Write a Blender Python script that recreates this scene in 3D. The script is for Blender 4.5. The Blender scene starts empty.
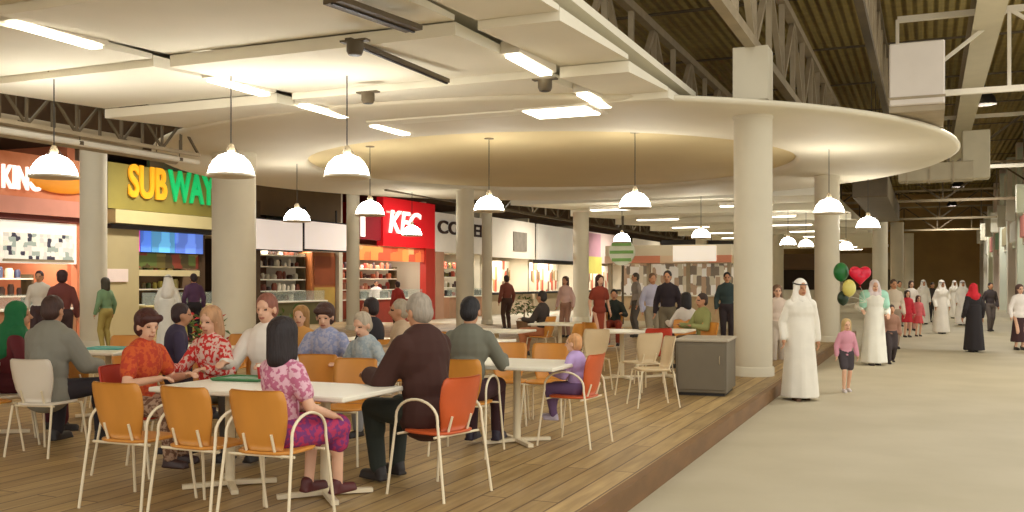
import bpy, math, random
from mathutils import Vector, Matrix, Euler
random.seed(7)
SC = bpy.context.scene
C = SC.collection
PI = math.pi
R = math.radians

# ------------------------------------------------------------------ camera, world, exposure
HEAD = 23.2                      # camera heading, degrees left of the concourse axis (+Y)
EYE = 1.65
F = 970.0                        # focal length in pixels of the 1024 px wide frame
cd = bpy.data.cameras.new('camera'); cam = bpy.data.objects.new('camera', cd); C.objects.link(cam)
cam.location = (0, 0, EYE); cam.rotation_euler = (R(90), 0, R(HEAD))
cd.sensor_width = 36; cd.lens = F / 1024 * 36; cd.shift_y = 26 / 1024; cd.clip_end = 300
SC.camera = cam
SC.view_settings.view_transform = 'Standard'; SC.view_settings.look = 'None'
SC.view_settings.exposure = 0.42; SC.view_settings.gamma = 1; SC.view_settings.use_curve_mapping = False
W = bpy.data.worlds.new('world'); SC.world = W; W.use_nodes = True
bg = W.node_tree.nodes['Background']; bg.inputs[0].default_value = (1.0, 0.96, 0.87, 1); bg.inputs[1].default_value = 1.15
E_PEND, E_STRIP, E_FILL, E_SIGN = 21.0, 5.0, 1150.0, 1.0

def fwd(): return Vector((-math.sin(R(HEAD)), math.cos(R(HEAD)), 0))
def rgt(): return Vector((math.cos(R(HEAD)), math.sin(R(HEAD)), 0))
def ray(px, py=282): return fwd() + rgt() * ((px - 512) / F) + Vector((0, 0, (282 - py) / F))
def at(px, d, z=0.0):
    p = ray(px) * d; return Vector((p.x, p.y, z))
def onX(px, X, py=282):
    r = ray(px, py); t = X / r.x; return Vector((X, r.y * t, EYE + r.z * t))
def onY(px, Y, py=282):
    r = ray(px, py); t = Y / r.y; return Vector((r.x * t, Y, EYE + r.z * t))
def onZ(px, py, z):
    r = ray(px, py); t = (z - EYE) / r.z; return Vector((r.x * t, r.y * t, z))

# fill lights added under the roof to brighten the hall; housings below also invented
FILLS = [(1.6, 19), (1.6, 33), (1.6, 47), (1.6, 61), (1.6, 76), (-16.6, 20), (-16.6, 34), (-16.6, 48), (-16.6, 62), (-16.6, 76)]
for bxx, byy in FILLS:
    l = bpy.data.lights.new('roof_fill_light', 'SPOT'); l.energy = E_FILL * (1.0 if bxx > 0 else 1.2); l.spot_size = R(150); l.spot_blend = 0.6
    l.color = (1, .95, .85); l.shadow_soft_size = .25
    o = bpy.data.objects.new('roof_fill_light', l); C.objects.link(o); o.location = (bxx, byy, 7.2 if bxx > 0 else 6.6)

# ------------------------------------------------------------------ materials
def lin(c):
    return tuple(((v / 255) / 12.92 if v / 255 <= .04045 else ((v / 255 + .055) / 1.055) ** 2.4) for v in c) + (1,)
MC = {}
def mat(name, rgb, rough=.6, var=.12, scale=6, bump=0.0, bscale=40, metal=0, emit=0, rgb2=None, kind=None, stretch=(1, 1, 1), alpha=None):
    if name in MC: return MC[name]
    m = bpy.data.materials.new(name); m.use_nodes = True; nt = m.node_tree; N = nt.nodes; L = nt.links
    b = N['Principled BSDF']; b.inputs['Roughness'].default_value = rough; b.inputs['Metallic'].default_value = metal
    tc = N.new('ShaderNodeTexCoord'); mp = N.new('ShaderNodeMapping'); L.new(tc.outputs['Object'], mp.inputs[0]); mp.inputs['Scale'].default_value = stretch
    c1 = lin(rgb); c2 = lin(rgb2) if rgb2 and kind != 'cells' else tuple(v * (1 - var) for v in c1[:3]) + (1,)
    if kind == 'cells':
        t = N.new('ShaderNodeTexVoronoi'); t.inputs['Scale'].default_value = scale; t.distance = 'CHEBYCHEV'; t.inputs['Randomness'].default_value = .55
        rp = N.new('ShaderNodeValToRGB'); sp = N.new('ShaderNodeSeparateColor')
        L.new(mp.outputs[0], t.inputs['Vector']); L.new(t.outputs['Color'], sp.inputs[0]); L.new(sp.outputs[0], rp.inputs[0])
        rp.color_ramp.interpolation = 'CONSTANT'
        cols = [rgb] + list(rgb2); rp.color_ramp.elements[0].color = lin(cols[0])
        rp.color_ramp.elements[1].position = 1 / len(cols); rp.color_ramp.elements[1].color = lin(cols[1])
        for i in range(2, len(cols)):
            e = rp.color_ramp.elements.new(i / len(cols)); e.color = lin(cols[i])
        col = rp.outputs[0]
    elif kind == 'bands':
        t = N.new('ShaderNodeTexWave'); t.inputs['Scale'].default_value = scale; t.inputs['Distortion'].default_value = .4; t.inputs['Detail'].default_value = 1
        L.new(mp.outputs[0], t.inputs['Vector']); rp = N.new('ShaderNodeValToRGB'); L.new(t.outputs[0], rp.inputs[0])
        rp.color_ramp.elements[0].color = c1; rp.color_ramp.elements[1].color = c2; col = rp.outputs[0]
    else:
        t = N.new('ShaderNodeTexNoise'); t.inputs['Scale'].default_value = scale; t.inputs['Detail'].default_value = 4
        L.new(mp.outputs[0], t.inputs['Vector']); rp = N.new('ShaderNodeValToRGB'); L.new(t.outputs[0], rp.inputs[0])
        rp.color_ramp.elements[0].position = .35; rp.color_ramp.elements[1].position = .65
        if kind == 'spots': rp.color_ramp.elements[0].position = .48; rp.color_ramp.elements[1].position = .53
        rp.color_ramp.elements[0].color = c1; rp.color_ramp.elements[1].color = c2; col = rp.outputs[0]
    L.new(col, b.inputs['Base Color'])
    if bump:
        n = N.new('ShaderNodeTexNoise'); n.inputs['Scale'].default_value = bscale; L.new(mp.outputs[0], n.inputs['Vector'])
        bp = N.new('ShaderNodeBump'); bp.inputs['Strength'].default_value = bump; bp.inputs['Distance'].default_value = .02
        L.new(n.outputs[0], bp.inputs['Height']); L.new(bp.outputs[0], b.inputs['Normal'])
    if emit:
        L.new(col, b.inputs['Emission Color']); b.inputs['Emission Strength'].default_value = emit
    if alpha is not None:
        b.inputs['Alpha'].default_value = alpha
    MC[name] = m; return m
def planks():
    m = bpy.data.materials.new('timber_planks'); m.use_nodes = True; N = m.node_tree.nodes; L = m.node_tree.links
    b = N['Principled BSDF']; b.inputs['Roughness'].default_value = .5
    tc = N.new('ShaderNodeTexCoord'); mp = N.new('ShaderNodeMapping'); mp.inputs['Rotation'].default_value = (0, 0, R(90)); L.new(tc.outputs['Object'], mp.inputs[0])
    br = N.new('ShaderNodeTexBrick'); br.inputs['Scale'].default_value = 1; br.inputs['Brick Width'].default_value = 2.4; br.inputs['Row Height'].default_value = .19
    br.inputs['Mortar Size'].default_value = .008; br.inputs['Mortar'].default_value = lin((104, 76, 44)); br.inputs['Bias'].default_value = 0
    br.inputs['Color1'].default_value = lin((190, 160, 106)); br.inputs['Color2'].default_value = lin((158, 130, 82)); L.new(mp.outputs[0], br.inputs['Vector'])
    n = N.new('ShaderNodeTexNoise'); mp2 = N.new('ShaderNodeMapping'); mp2.inputs['Scale'].default_value = (9, .8, 1); L.new(tc.outputs['Object'], mp2.inputs[0]); L.new(mp2.outputs[0], n.inputs['Vector'])
    n.inputs['Scale'].default_value = 2; n.inputs['Detail'].default_value = 5
    rp = N.new('ShaderNodeValToRGB'); rp.color_ramp.elements[0].color = (.66, .62, .56, 1); rp.color_ramp.elements[0].position = .3; rp.color_ramp.elements[1].color = (1, 1, 1, 1); rp.color_ramp.elements[1].position = .65
    L.new(n.outputs[0], rp.inputs[0]); mx = N.new('ShaderNodeMix'); mx.data_type = 'RGBA'; mx.blend_type = 'MULTIPLY'; mx.inputs[0].default_value = 1
    L.new(br.outputs[0], mx.inputs[6]); L.new(rp.outputs[0], mx.inputs[7]); L.new(mx.outputs[2], b.inputs['Base Color'])
    return m
def corrugated():
    m = mat('corrugated_roof', (158, 136, 70), .7, .25, 3)
    N = m.node_tree.nodes; L = m.node_tree.links; b = N['Principled BSDF']
    tc = N.new('ShaderNodeTexCoord'); w = N.new('ShaderNodeTexWave'); w.bands_direction = 'X'; w.inputs['Scale'].default_value = 1.2
    L.new(tc.outputs['Object'], w.inputs['Vector']); bp = N.new('ShaderNodeBump'); bp.inputs['Strength'].default_value = 1; bp.inputs['Distance'].default_value = .12
    L.new(w.outputs[0], bp.inputs['Height']); L.new(bp.outputs[0], b.inputs['Normal']); return m

# ------------------------------------------------------------------ mesh builder
class MB:
    def __init__(s): s.v = []; s.f = []; s.sm = []; s.mi = []
    def add(s, vs, fs, smooth=False, mi=0):
        n = len(s.v); s.v += [tuple(v) for v in vs]; s.f += [tuple(i + n for i in f) for f in fs]; s.sm += [smooth] * len(fs); s.mi += [mi] * len(fs); return s
    def box(s, x0, x1, y0, y1, z0, z1, mi=0, bev=0):
        if bev:
            b = bev; vs = []; fs = []
            prof = [(z0, b), (z0 + b, 0), (z1 - b, 0), (z1, b)]
            for z, i in prof:
                vs += [(x0 + i, y0 + b, z), (x0 + b, y0 + i, z), (x1 - b, y0 + i, z), (x1 - i, y0 + b, z), (x1 - i, y1 - b, z), (x1 - b, y1 - i, z), (x0 + b, y1 - i, z), (x0 + i, y1 - b, z)]
            for k in range(3):
                for j in range(8): fs.append((k * 8 + j, k * 8 + (j + 1) % 8, k * 8 + 8 + (j + 1) % 8, k * 8 + 8 + j))
            fs.append(tuple(range(7, -1, -1))); fs.append(tuple(range(24, 32)))
            return s.add(vs, fs, False, mi)
        return s.add([(x0, y0, z0), (x1, y0, z0), (x1, y1, z0), (x0, y1, z0), (x0, y0, z1), (x1, y0, z1), (x1, y1, z1), (x0, y1, z1)],
                     [(3, 2, 1, 0), (4, 5, 6, 7), (0, 1, 5, 4), (1, 2, 6, 5), (2, 3, 7, 6), (3, 0, 4, 7)], False, mi)
    def prism(s, poly, z0, z1, mi=0):
        n = len(poly); vs = [(x, y, z0) for x, y in poly] + [(x, y, z1) for x, y in poly]
        fs = [tuple(range(n - 1, -1, -1)), tuple(range(n, 2 * n))] + [(i, (i + 1) % n, n + (i + 1) % n, n + i) for i in range(n)]
        return s.add(vs, fs, False, mi)
    def loft(s, rings, smooth=True, caps=True, mi=0):
        n = len(rings[0]); vs = [v for r in rings for v in r]; fs = []
        for k in range(len(rings) - 1):
            for j in range(n): fs.append((k * n + j, k * n + (j + 1) % n, (k + 1) * n + (j + 1) % n, (k + 1) * n + j))
        s.add(vs, fs, smooth, mi)
        if caps:
            s.add(rings[0], [tuple(range(n - 1, -1, -1))], False, mi); s.add(rings[-1], [tuple(range(n))], False, mi)
        return s
    def lathe(s, prof, c=(0, 0, 0), n=24, mi=0, caps=True):
        return s.loft([[(c[0] + r * math.cos(2 * PI * j / n), c[1] + r * math.sin(2 * PI * j / n), c[2] + z) for j in range(n)] for r, z in prof], True, caps, mi)
    def tube(s, pts, r, n=8, mi=0, r2=None):
        pts = [Vector(p) for p in pts]; rings = []; up = None
        for i, p in enumerate(pts):
            t = (pts[min(i + 1, len(pts) - 1)] - pts[max(i - 1, 0)]).normalized()
            if up is None: up = Vector((0, 0, 1)) if abs(t.z) < .9 else Vector((1, 0, 0))
            a = t.cross(up).normalized(); b = a.cross(t).normalized(); up = b
            rr = r if r2 is None else r + (r2 - r) * i / (len(pts) - 1)
            rings.append([p + a * rr * math.cos(-2 * PI * j / n) + b * rr * math.sin(-2 * PI * j / n) for j in range(n)])
        return s.loft(rings, True, True, mi)
    def bar(s, a, b, w, h=None, mi=0):
        a = Vector(a); b = Vector(b); h = h or w; t = (b - a).normalized(); up = Vector((0, 0, 1)) if abs(t.z) < .95 else Vector((0, 1, 0))
        x = t.cross(up).normalized() * w / 2; y = x.normalized().cross(t).normalized() * h / 2
        return s.loft([[p - x - y, p + x - y, p + x + y, p - x + y] for p in (a, b)], False, True, mi)
    def ell(s, c, r, rot=None, nu=14, nv=9, mi=0):
        c = Vector(c); rings = []
        for k in range(1, nv):
            th = PI * k / nv - PI / 2; ring = []
            for j in range(nu):
                v = Vector((r[0] * math.cos(th) * math.cos(2 * PI * j / nu), r[1] * math.cos(th) * math.sin(2 * PI * j / nu), r[2] * math.sin(th)))
                ring.append(c + (rot @ v if rot else v))
            rings.append(ring)
        s.loft(rings, True, False, mi)
        n = len(s.v); top = Vector((0, 0, r[2])); top = rot @ top if rot else top
        s.add([c + top] + rings[-1], [(0, j + 1, (j + 1) % nu + 1) for j in range(nu)], True, mi)
        return s.add([c - top] + rings[0], [(0, (j + 1) % nu + 1, j + 1) for j in range(nu)], True, mi)
    def cap(s, a, b, ra, rb, n=12):
        a = Vector(a); b = Vector(b); d = b - a
        if d.length < 1e-4: d = Vector((0, 0, 1e-3)); b = a + d
        t = d.normalized(); up = Vector((0, 0, 1)) if abs(t.z) < .9 else Vector((0, 1, 0)); x = t.cross(up).normalized(); y = t.cross(x).normalized()
        pr = [(-ra * math.cos(q), ra * math.sin(q), a) for q in (R(12), R(35), R(62), R(90))] + [(rb * math.cos(q), rb * math.sin(q), b) for q in (R(90), R(62), R(35), R(12))]
        return s.loft([[c + t * o + x * rr * math.cos(2 * PI * j / n) + y * rr * math.sin(2 * PI * j / n) for j in range(n)] for o, rr, c in pr])
    def mesh(s, name='m'):
        me = bpy.data.meshes.new(name); me.from_pydata([tuple(v) for v in s.v], [], s.f)
        me.polygons.foreach_set('use_smooth', s.sm); me.polygons.foreach_set('material_index', s.mi); me.update(); return me

def link(name, me, mats, parent=None, loc=None, rotz=0):
    o = bpy.data.objects.new(name, me); C.objects.link(o); me.name = name
    for m in (mats if isinstance(mats, (list, tuple)) else [mats]): me.materials.append(m)
    if parent: o.parent = parent
    if loc is not None: o.location = loc
    if rotz: o.rotation_euler = (0, 0, rotz)
    return o
def obj(name, mb, mats, parent=None, loc=None, rotz=0, world=False):
    """one mesh object; a top-level one gets its origin at its own base; world=True: coordinates are world ones"""
    if parent is None and loc is None:
        xs, ys, zs = zip(*mb.v); loc = Vector(((min(xs) + max(xs)) / 2, (min(ys) + max(ys)) / 2, min(zs)))
        mb.v = [(x - loc.x, y - loc.y, z - loc.z) for x, y, z in mb.v]
    elif parent is not None and world:
        q = parent
        off = Vector((0, 0, 0))
        while q: off += q.location; q = q.parent
        mb.v = [(x - off.x, y - off.y, z - off.z) for x, y, z in mb.v]
    return link(name, mb.mesh(), mats, parent, loc, rotz)
def tag(o, label=None, cat=None, group=None, kind=None):
    if label: o['label'] = label
    if cat: o['category'] = cat
    if group: o['group'] = group
    if kind: o['kind'] = kind
    return o
def struct(name, mb, m): return tag(obj(name, mb, m), kind='structure')
def thing(name, label, cat, loc=(0, 0, 0), rotz=0, group=None):
    o = bpy.data.objects.new(name, None); C.objects.link(o); o.empty_display_size = .1
    o.location = loc; o.rotation_euler = (0, 0, rotz); return tag(o, label, cat, group)
def kids(o): return [c for c in C.objects if c.parent == o]
def dup(root, loc, rotz, label, group=None):
    r = root.copy(); C.objects.link(r); r.location = loc; r.rotation_euler = (0, 0, rotz); r['label'] = label
    if group: r['group'] = group
    for ch in KID[root]:
        c = ch.copy(); C.objects.link(c); c.parent = r
        for g in KID.get(ch, []):
            d = g.copy(); C.objects.link(d); d.parent = c
    return r
KID = {}
def remember(root):
    KID[root] = kids(root)
    for k in KID[root]: KID[k] = kids(k)
def text(s, size, loc, rot, m, parent, name='lettering', ext=.03, sx=1, shear=0, bold=.0, fit=None):
    cu = bpy.data.curves.new(name, 'FONT'); cu.body = s; cu.size = size; cu.extrude = ext; cu.shear = shear; cu.offset = bold
    q = bpy.data.objects.new('tmp', cu); C.objects.link(q)
    me = bpy.data.meshes.new_from_object(q.evaluated_get(bpy.context.evaluated_depsgraph_get())); bpy.data.objects.remove(q)
    me.materials.clear()
    if fit:                                     # scale the letters to the width and height they have on the sign
        xs = [v.co.x for v in me.vertices]; ys = [v.co.y for v in me.vertices]; x0, x1, y0, y1 = min(xs), max(xs), min(ys), max(ys)
        for v in me.vertices: v.co.x = (v.co.x - x0) / (x1 - x0) * fit[0]; v.co.y = (v.co.y - y0) / (y1 - y0) * fit[1]
    o = link(name, me, m)
    o.rotation_euler = rot; o.scale = (sx, 1, 1)
    o.parent = parent; o.location = Vector(loc) - parent.location
    return o

# ------------------------------------------------------------------ palette
CREAM = mat('cream_paint', (226, 217, 193), .7, .05, 1.5)
COLM = mat('column_paint', (212, 203, 180), .65, .06, 1.2)
TILE = mat('ceiling_tile', (242, 236, 216), .8, .05, .8, bump=.05)
TAN = mat('tan_soffit', (222, 202, 152), .8, .05, .6)
STEEL = mat('painted_steel', (168, 152, 124), .6, .15, 3)
STEELD = mat('dark_steel', (96, 82, 58), .6, .2, 3)
PIPE = mat('white_steel', (232, 224, 206), .5, .05, 3)
DARKW = mat('dark_brown_wall', (84, 62, 40), .8, .25, 1)
WHITE = mat('white_laminate', (240, 234, 216), .35, .04, 3)
ORANGE = mat('orange_plywood', (216, 146, 60), .4, .14, 5, stretch=(1, 1, .3))
RUST = mat('rust_plywood', (206, 92, 44), .4, .14, 5)
RED = mat('red_plywood', (200, 60, 36), .45, .14, 5)
CFRAME = mat('cream_tube', (236, 222, 190), .3, .05, 3)
SHELL = mat('white_shell', (232, 222, 204), .35, .04, 3)
GREYBOX = mat('grey_laminate', (114, 104, 86), .6, .1, 2)
GLOW = mat('lamp_glow', (255, 250, 240), .4, .02, 2, emit=E_PEND)
STRIP = mat('strip_glow', (255, 248, 226), .4, .02, 2, emit=E_STRIP)
BLACK = mat('black_metal', (34, 30, 28), .5, .2, 3)

# ------------------------------------------------------------------ the setting
DZ = .17
fl = MB().box(-26, 9, -14, 92, -.1, 0)
struct('floor', fl, mat('concourse_floor', (184, 173, 147), .6, .1, .9, rgb2=(174, 163, 136)))
struct('floor', MB().box(-20.0, -2.03, -14, 31, 0.001, DZ), planks())
struct('trim_1', MB().box(-2.06, -1.98, -14, 31, 0.001, DZ + .004), mat('deck_edge', (128, 92, 52), .6, .25, 6, stretch=(1, .3, 1)))
struct('ceiling', MB().box(-26, 9, 12, 92, 9.0, 9.15), corrugated())
struct('wall_back', MB().box(-26, 9, 88, 88.2, 0, 9), mat('back_wall', (186, 150, 92), .8, .2, .5))
struct('wall_left', MB().box(-24.2, -24, -2, 88, 0, 9), DARKW)
struct('wall_right', MB().box(5.4, 5.6, 30, 88, 0, 9), mat('right_wall', (196, 192, 170), .8, .1, 1))
# dropped tile ceiling over the tables: sawtooth panels over a backing slab
XE0, XE1 = -12.0, -3.4
struct('ceiling', MB().box(XE0, XE1 - .05, -3, 15.6, 4.62, 4.72), TILE)
ROWS = [-2.6, -.3, 2.0, 4.4, 6.8, 9.15, 11.6, 13.6, 15.5]
COLS = [(-12.0, -8.68), (-8.42, -4.57), (-4.31, -3.4)]
for i in range(len(ROWS) - 1):
    for j, (a, b) in enumerate(COLS):
        y0, y1 = ROWS[i], ROWS[i + 1] - .02
        lo = 4.25 + (.03 if (i + j) % 2 else 0); hi = lo + .12
        mb = MB().add([(a, y0, lo), (b, y0, lo), (b, y1, hi), (a, y1, hi), (a, y0, lo + .14), (b, y0, lo + .14), (b, y1, hi + .06), (a, y1, hi + .06)],
                      [(3, 2, 1, 0), (4, 5, 6, 7), (0, 1, 5, 4), (1, 2, 6, 5), (2, 3, 7, 6), (3, 0, 4, 7)])
        struct('ceiling', mb, TILE)
# far dropped ceiling beyond the ring
for i in range(9):
    y0 = 30.2 + i * 6
    mb = MB().add([(-13.0, y0, 4.25), (-2.9, y0, 4.25), (-2.9, y0 + 5.9, 4.5), (-13.0, y0 + 5.9, 4.5), (-13.0, y0, 4.65), (-2.9, y0, 4.65), (-2.9, y0 + 5.9, 4.65), (-13.0, y0 + 5.9, 4.65)],
                  [(3, 2, 1, 0), (4, 5, 6, 7), (0, 1, 5, 4), (1, 2, 6, 5), (2, 3, 7, 6), (3, 0, 4, 7)])
    struct('ceiling', mb, TILE)
# the round ring soffit
RC = (-8.15, 21.25); RO, RI = 8.75, 5.55
ring = MB(); n = 96
prof = [(RI, 4.58), (RI, 4.36), (RI + .08, 4.31), (RI + .6, 4.30), (RO - 1.2, 4.28), (RO - .4, 4.27), (RO - .08, 4.29), (RO, 4.33), (RO - .03, 4.38), (RO - .3, 4.42), (RI, 4.6)]
vs = []; fs = []
for r_, z_ in prof:
    for j in range(n): vs.append((RC[0] + r_ * math.cos(2 * PI * j / n), RC[1] + r_ * math.sin(2 * PI * j / n), z_))
k = len(prof)
for q in range(k):
    for j in range(n): fs.append((q * n + j, ((q + 1) % k) * n + j, ((q + 1) % k) * n + (j + 1) % n, q * n + (j + 1) % n))
ring.add(vs, fs, True)
struct('ceiling', ring, mat('ring_paint', (228, 219, 195), .7, .04, .6))
struct('ceiling', MB().lathe([(RI + .1, 4.42), (RI + .1, 4.5)], (RC[0], RC[1], 0), 96), TAN)

# ------------------------------------------------------------------ columns
def column(x, y, r, top, label):
    t = thing('column', label, 'column', (x, y, 0))
    obj('shaft', MB().lathe([(r, 0), (r, top)], n=32), COLM, t)
    obj('base', MB().lathe([(r + .03, 0), (r + .03, .3), (r + .01, .32)], n=32), COLM, t)
    obj('collar', MB().lathe([(r + .006, top - .12), (r + .012, top - .1), (r + .012, top - .01)], n=32), COLM, t)
    return t
def cpos(px, Y):
    p = onY(px, Y); return p.x, p.y
x, y = cpos(753, 15.66); BIGX = x
c_ = column(x, y, .30, 4.34, 'round cream column beside the grey box at the edge of the timber floor')
obj('neck', MB().box(-.27, .27, -.27, .27, 4.5, 5.33), COLM, c_)
x, y = cpos(827, 25.3); column(x, y, .30, 4.34, 'round cream column behind the man in white robe at the concourse')
x, y = cpos(234, 16.1); column(x, y, .44, 4.34, 'thick round column between sandwich shop and dark brown shop')
x, y = cpos(93.5, 16.5); column(x, y, .29, 4.9, 'slim column between the salmon burger sign and the sandwich shop')
x, y = cpos(465, 25.3); column(x, y, .26, 4.36, 'round column in front of the white coffee shop')
x, y = cpos(353, 25.6); column(x, y, .20, 4.9, 'thin column at the left edge of the red chicken shop')
x, y = cpos(581, 35.0); column(x, y, .30, 4.3, 'pale column left of the woman in rust dress')
x, y = cpos(487, 31.0); column(x, y, .18, 4.9, 'thin olive column just right of the coffee shop')
x, y = cpos(880, 47.0); column(x, y, .33, 4.9, 'cream column behind the red heart balloon')
x, y = cpos(897, 57.0); column(x, y, .34, 4.9, 'concourse column, the second one beyond the balloons')
x, y = cpos(909, 70.0); column(x, y, .30, 4.9, 'farthest concourse column before the brown end wall')
x, y = cpos(701, 50.0); column(x, y, .28, 4.3, 'far column behind the white kiosk canopy')
x, y = cpos(778, 55.0); column(x, y, .3, 4.3, 'far column seen just right of the thick column by the grey box')

# ------------------------------------------------------------------ grey box
x0 = onY(724, 12.56).x
t = thing('waste_unit', 'dark grey square waste unit standing before the large column', 'waste unit', (x0 - .33, 13.05, DZ), R(4))
obj('cabinet', MB().box(-.33, .33, -.5, .5, .04, .70, bev=.008), GREYBOX, t)
obj('plinth', MB().box(-.30, .30, -.47, .47, 0, .04), BLACK, t)
obj('top_panel', MB().box(-.345, .345, -.515, .515, .70, .735, bev=.008), mat('box_top', (172, 160, 140), .5, .05, 3), t)
dr = obj('door', MB().box(-.30, .30, -.515, -.5, .08, .66, bev=.004), GREYBOX, t)
obj('handle', MB().tube([(.24, -.52, .42), (.24, -.545, .43), (.24, -.545, .51), (.24, -.52, .52)], .006), STEEL, dr)

# ------------------------------------------------------------------ lamps
def pendant(px, d, label, top=4.3, r=.29, zb=3.0):
    p = at(px, d, zb); q = math.hypot(p.x - RC[0], p.y - RC[1])
    if top == 4.3: top = 4.44 if q < RI else 4.36 if q < RO else 4.4 if p.y < 16 else 4.5
    t = thing('pendant_lamp', label, 'pendant lamp', p, group=None)
    prof = [(r, 0), (r * .99, .05), (r * .93, .12), (r * .78, .2), (r * .55, .265), (r * .25, .30), (.04, .31)]
    obj('lamp_shade', MB().lathe(prof, n=28, caps=False), GLOW, t)
    obj('rim', MB().lathe([(r, .0), (r + .018, .002), (r + .018, .03), (r, .035)], n=28), PIPE, t)
    obj('bulb', MB().ell((0, 0, .14), (.06, .06, .08)), GLOW, t)
    obj('cap', MB().lathe([(.05, .30), (.055, .36), (.03, .42)], n=12), STEEL, t)
    obj('cord', MB().tube([(0, 0, .4), (0, 0, top - zb)], .008, 6), BLACK, t)
    obj('canopy', MB().lathe([(.09, top - zb - .04), (.09, top - zb)], n=16), STEEL, t)
    for k in range(3):
        a = k * 2.09 + .6
        obj('stay', MB().tube([(r * math.cos(a), r * math.sin(a), .03), (.03 * math.cos(a), .03 * math.sin(a), .40)], .004, 5), BLACK, t)
pendant(54, 12.6, 'glowing bell pendant lamp in front of the burger sign')
pendant(231, 12.45, 'glowing bell pendant lamp hanging before the thick round column')
pendant(347, 12.6, 'bell pendant lamp between thick column and tan ceiling disc')
pendant(297, 21.8, 'small pendant lamp in front of the dark brown bulkhead', 5.0)
pendant(370, 19.8, 'pendant lamp overlapping the left end of the red sign')
pendant(489, 18.7, 'pendant lamp right of the coffee shop column')
pendant(635, 17.9, 'pendant lamp on long cord hanging below the tan disc')
pendant(829, 19.3, 'pendant lamp in front of the column by the robed man')
pendant(868, 24.7, 'pendant lamp above the red heart balloon')
pendant(412, 28.5, 'pendant lamp in front of red sign lettering', 4.4)
pendant(622, 33.0, 'small far pendant lamp above the green round sign', 4.3)
pendant(701, 30.2, 'far pendant lamp just left of the big column', 4.3)
pendant(788, 36, 'far pendant lamp right of the big column', 4.3)
pendant(806, 38, 'farther pendant lamp left of the second concourse column', 4.3)
pendant(846, 40, 'far pendant lamp right of the second concourse column', 4.3)
# strip lights along the slots of the tile ceiling
SL = [(-8.55, 7.6, 'strip light at the upper left, nearest one of the ceiling slot'), (-8.55, 10.6, 'second strip light of the left ceiling slot'),
      (-8.55, 12.6, 'third strip light of the left ceiling slot'), (-8.55, 14.6, 'last strip light of the left slot by the ring'),
      (-4.44, 10.9, 'strip light of the right ceiling slot, nearest one'), (-4.44, 13.4, 'strip light of the right ceiling slot beside the ring')]
for x, y, lb in SL:
    t = thing('strip_light', lb, 'ceiling light', (x, y, 4.28), group='strip lights of the tile ceiling')
    obj('housing', MB().box(-.12, .12, -.6, .6, .02, .16), PIPE, t)
    obj('diffuser', MB().box(-.08, .08, -.55, .55, -.02, .03), STRIP, t)
t = thing('recessed_light', 'square recessed light near the ring edge', 'ceiling light', (-5.15, 13.95, 4.25))
obj('housing', MB().box(-.6, .6, -.45, .45, 0, .12), PIPE, t)
for k in range(2): obj('diffuser', MB().box(-.5, .5, -.35 + k * .4, -.05 + k * .4, -.02, .01), STRIP, t)
for k in range(9):
    for xx, w in ((-10.2, 'left'), (-5.6, 'right')):
        y = 33 + k * 6
        if xx < -9 and k > 6: continue
        t = thing('strip_light', 'far strip light in the %s line of the back ceiling, row %s from the ring' % (w, ['first', 'second', 'third', 'fourth', 'fifth', 'sixth', 'seventh', 'eighth', 'ninth'][k]), 'ceiling light', (xx, y, 4.22), group='far strip lights beyond the ring')
        obj('housing', MB().box(-.9, .9, -.16, .16, .0, .12), PIPE, t)
        obj('diffuser', MB().box(-.85, .85, -.12, .12, -.03, .0), STRIP, t)
# dark slot diffusers and small ceiling gear
for (pa, pb, lb) in (((332, 0), (414, 29), 'long dark slot air diffuser at the top of the ceiling'), ((348, 40), (447, 81), 'thin dark slot diffuser with a black fitting')):
    a = onZ(pa[0], pa[1], 4.22); b = onZ(pb[0], pb[1], 4.22)
    t = thing('slot_diffuser', lb, 'air diffuser', ((a + b) / 2))
    m_ = (a + b) / 2; a = a - m_; b = b - m_
    obj('frame', MB().bar(a, b, .22 if pa[0] < 340 else .08, .05), STEELD, t)
    obj('blade', MB().bar(a + Vector((0, 0, -.03)), b + Vector((0, 0, -.03)), .03, .02), BLACK, t)
for px, py, lb in ((368, 93, 'dark spotlight on the ceiling between two lamps'), (545, 80, 'black spotlight on the ceiling near the ring'), (355, 42, 'dark projector on the ceiling at the slot diffuser')):
    p = onZ(px, py, 4.2)
    t = thing('ceiling_spotlight', lb, 'spotlight', p)
    obj('body', MB().lathe([(.07, -.14), (.09, -.1), (.09, 0)], n=14), STEELD, t)
    obj('plate', MB().box(-.16, .16, -.05, .05, 0, .02), STEELD, t)
    obj('lens', MB().lathe([(.055, -.145), (.055, -.135)], n=14), BLACK, t)

# ------------------------------------------------------------------ roof structure
def truss(label, A, B, z0, z1, bay, mb_, cw=.14, wm=None, cat='roof truss'):
    """a truss from A to B (x,y), bottom chord z0, top chord z1"""
    A = Vector((A[0], A[1], 0)); B = Vector((B[0], B[1], 0)); Ln = (B - A).length; u = (B - A) / Ln
    t = thing('roof_truss', label, cat, (A.x, A.y, z0))
    h = z1 - z0; wm = wm or mb_
    obj('bottom_chord', MB().bar((0, 0, 0), u * Ln, cw, cw), mb_, t)
    obj('top_chord', MB().bar((0, 0, h), u * Ln + Vector((0, 0, h)), cw, cw), mb_, t)
    n = max(2, int(Ln / bay))
    for i in range(n):
        a = u * (Ln * i / n); b = u * (Ln * (i + 1) / n); mid = (a + b) / 2
        obj('strut', MB().bar(a, a + Vector((0, 0, h)), cw * .6), wm, t)
        if i % 2: obj('diagonal', MB().bar(a + Vector((0, 0, h)), b, cw * .6), wm, t)
        else: obj('diagonal', MB().bar(a, b + Vector((0, 0, h)), cw * .6), wm, t)
    return t
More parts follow.
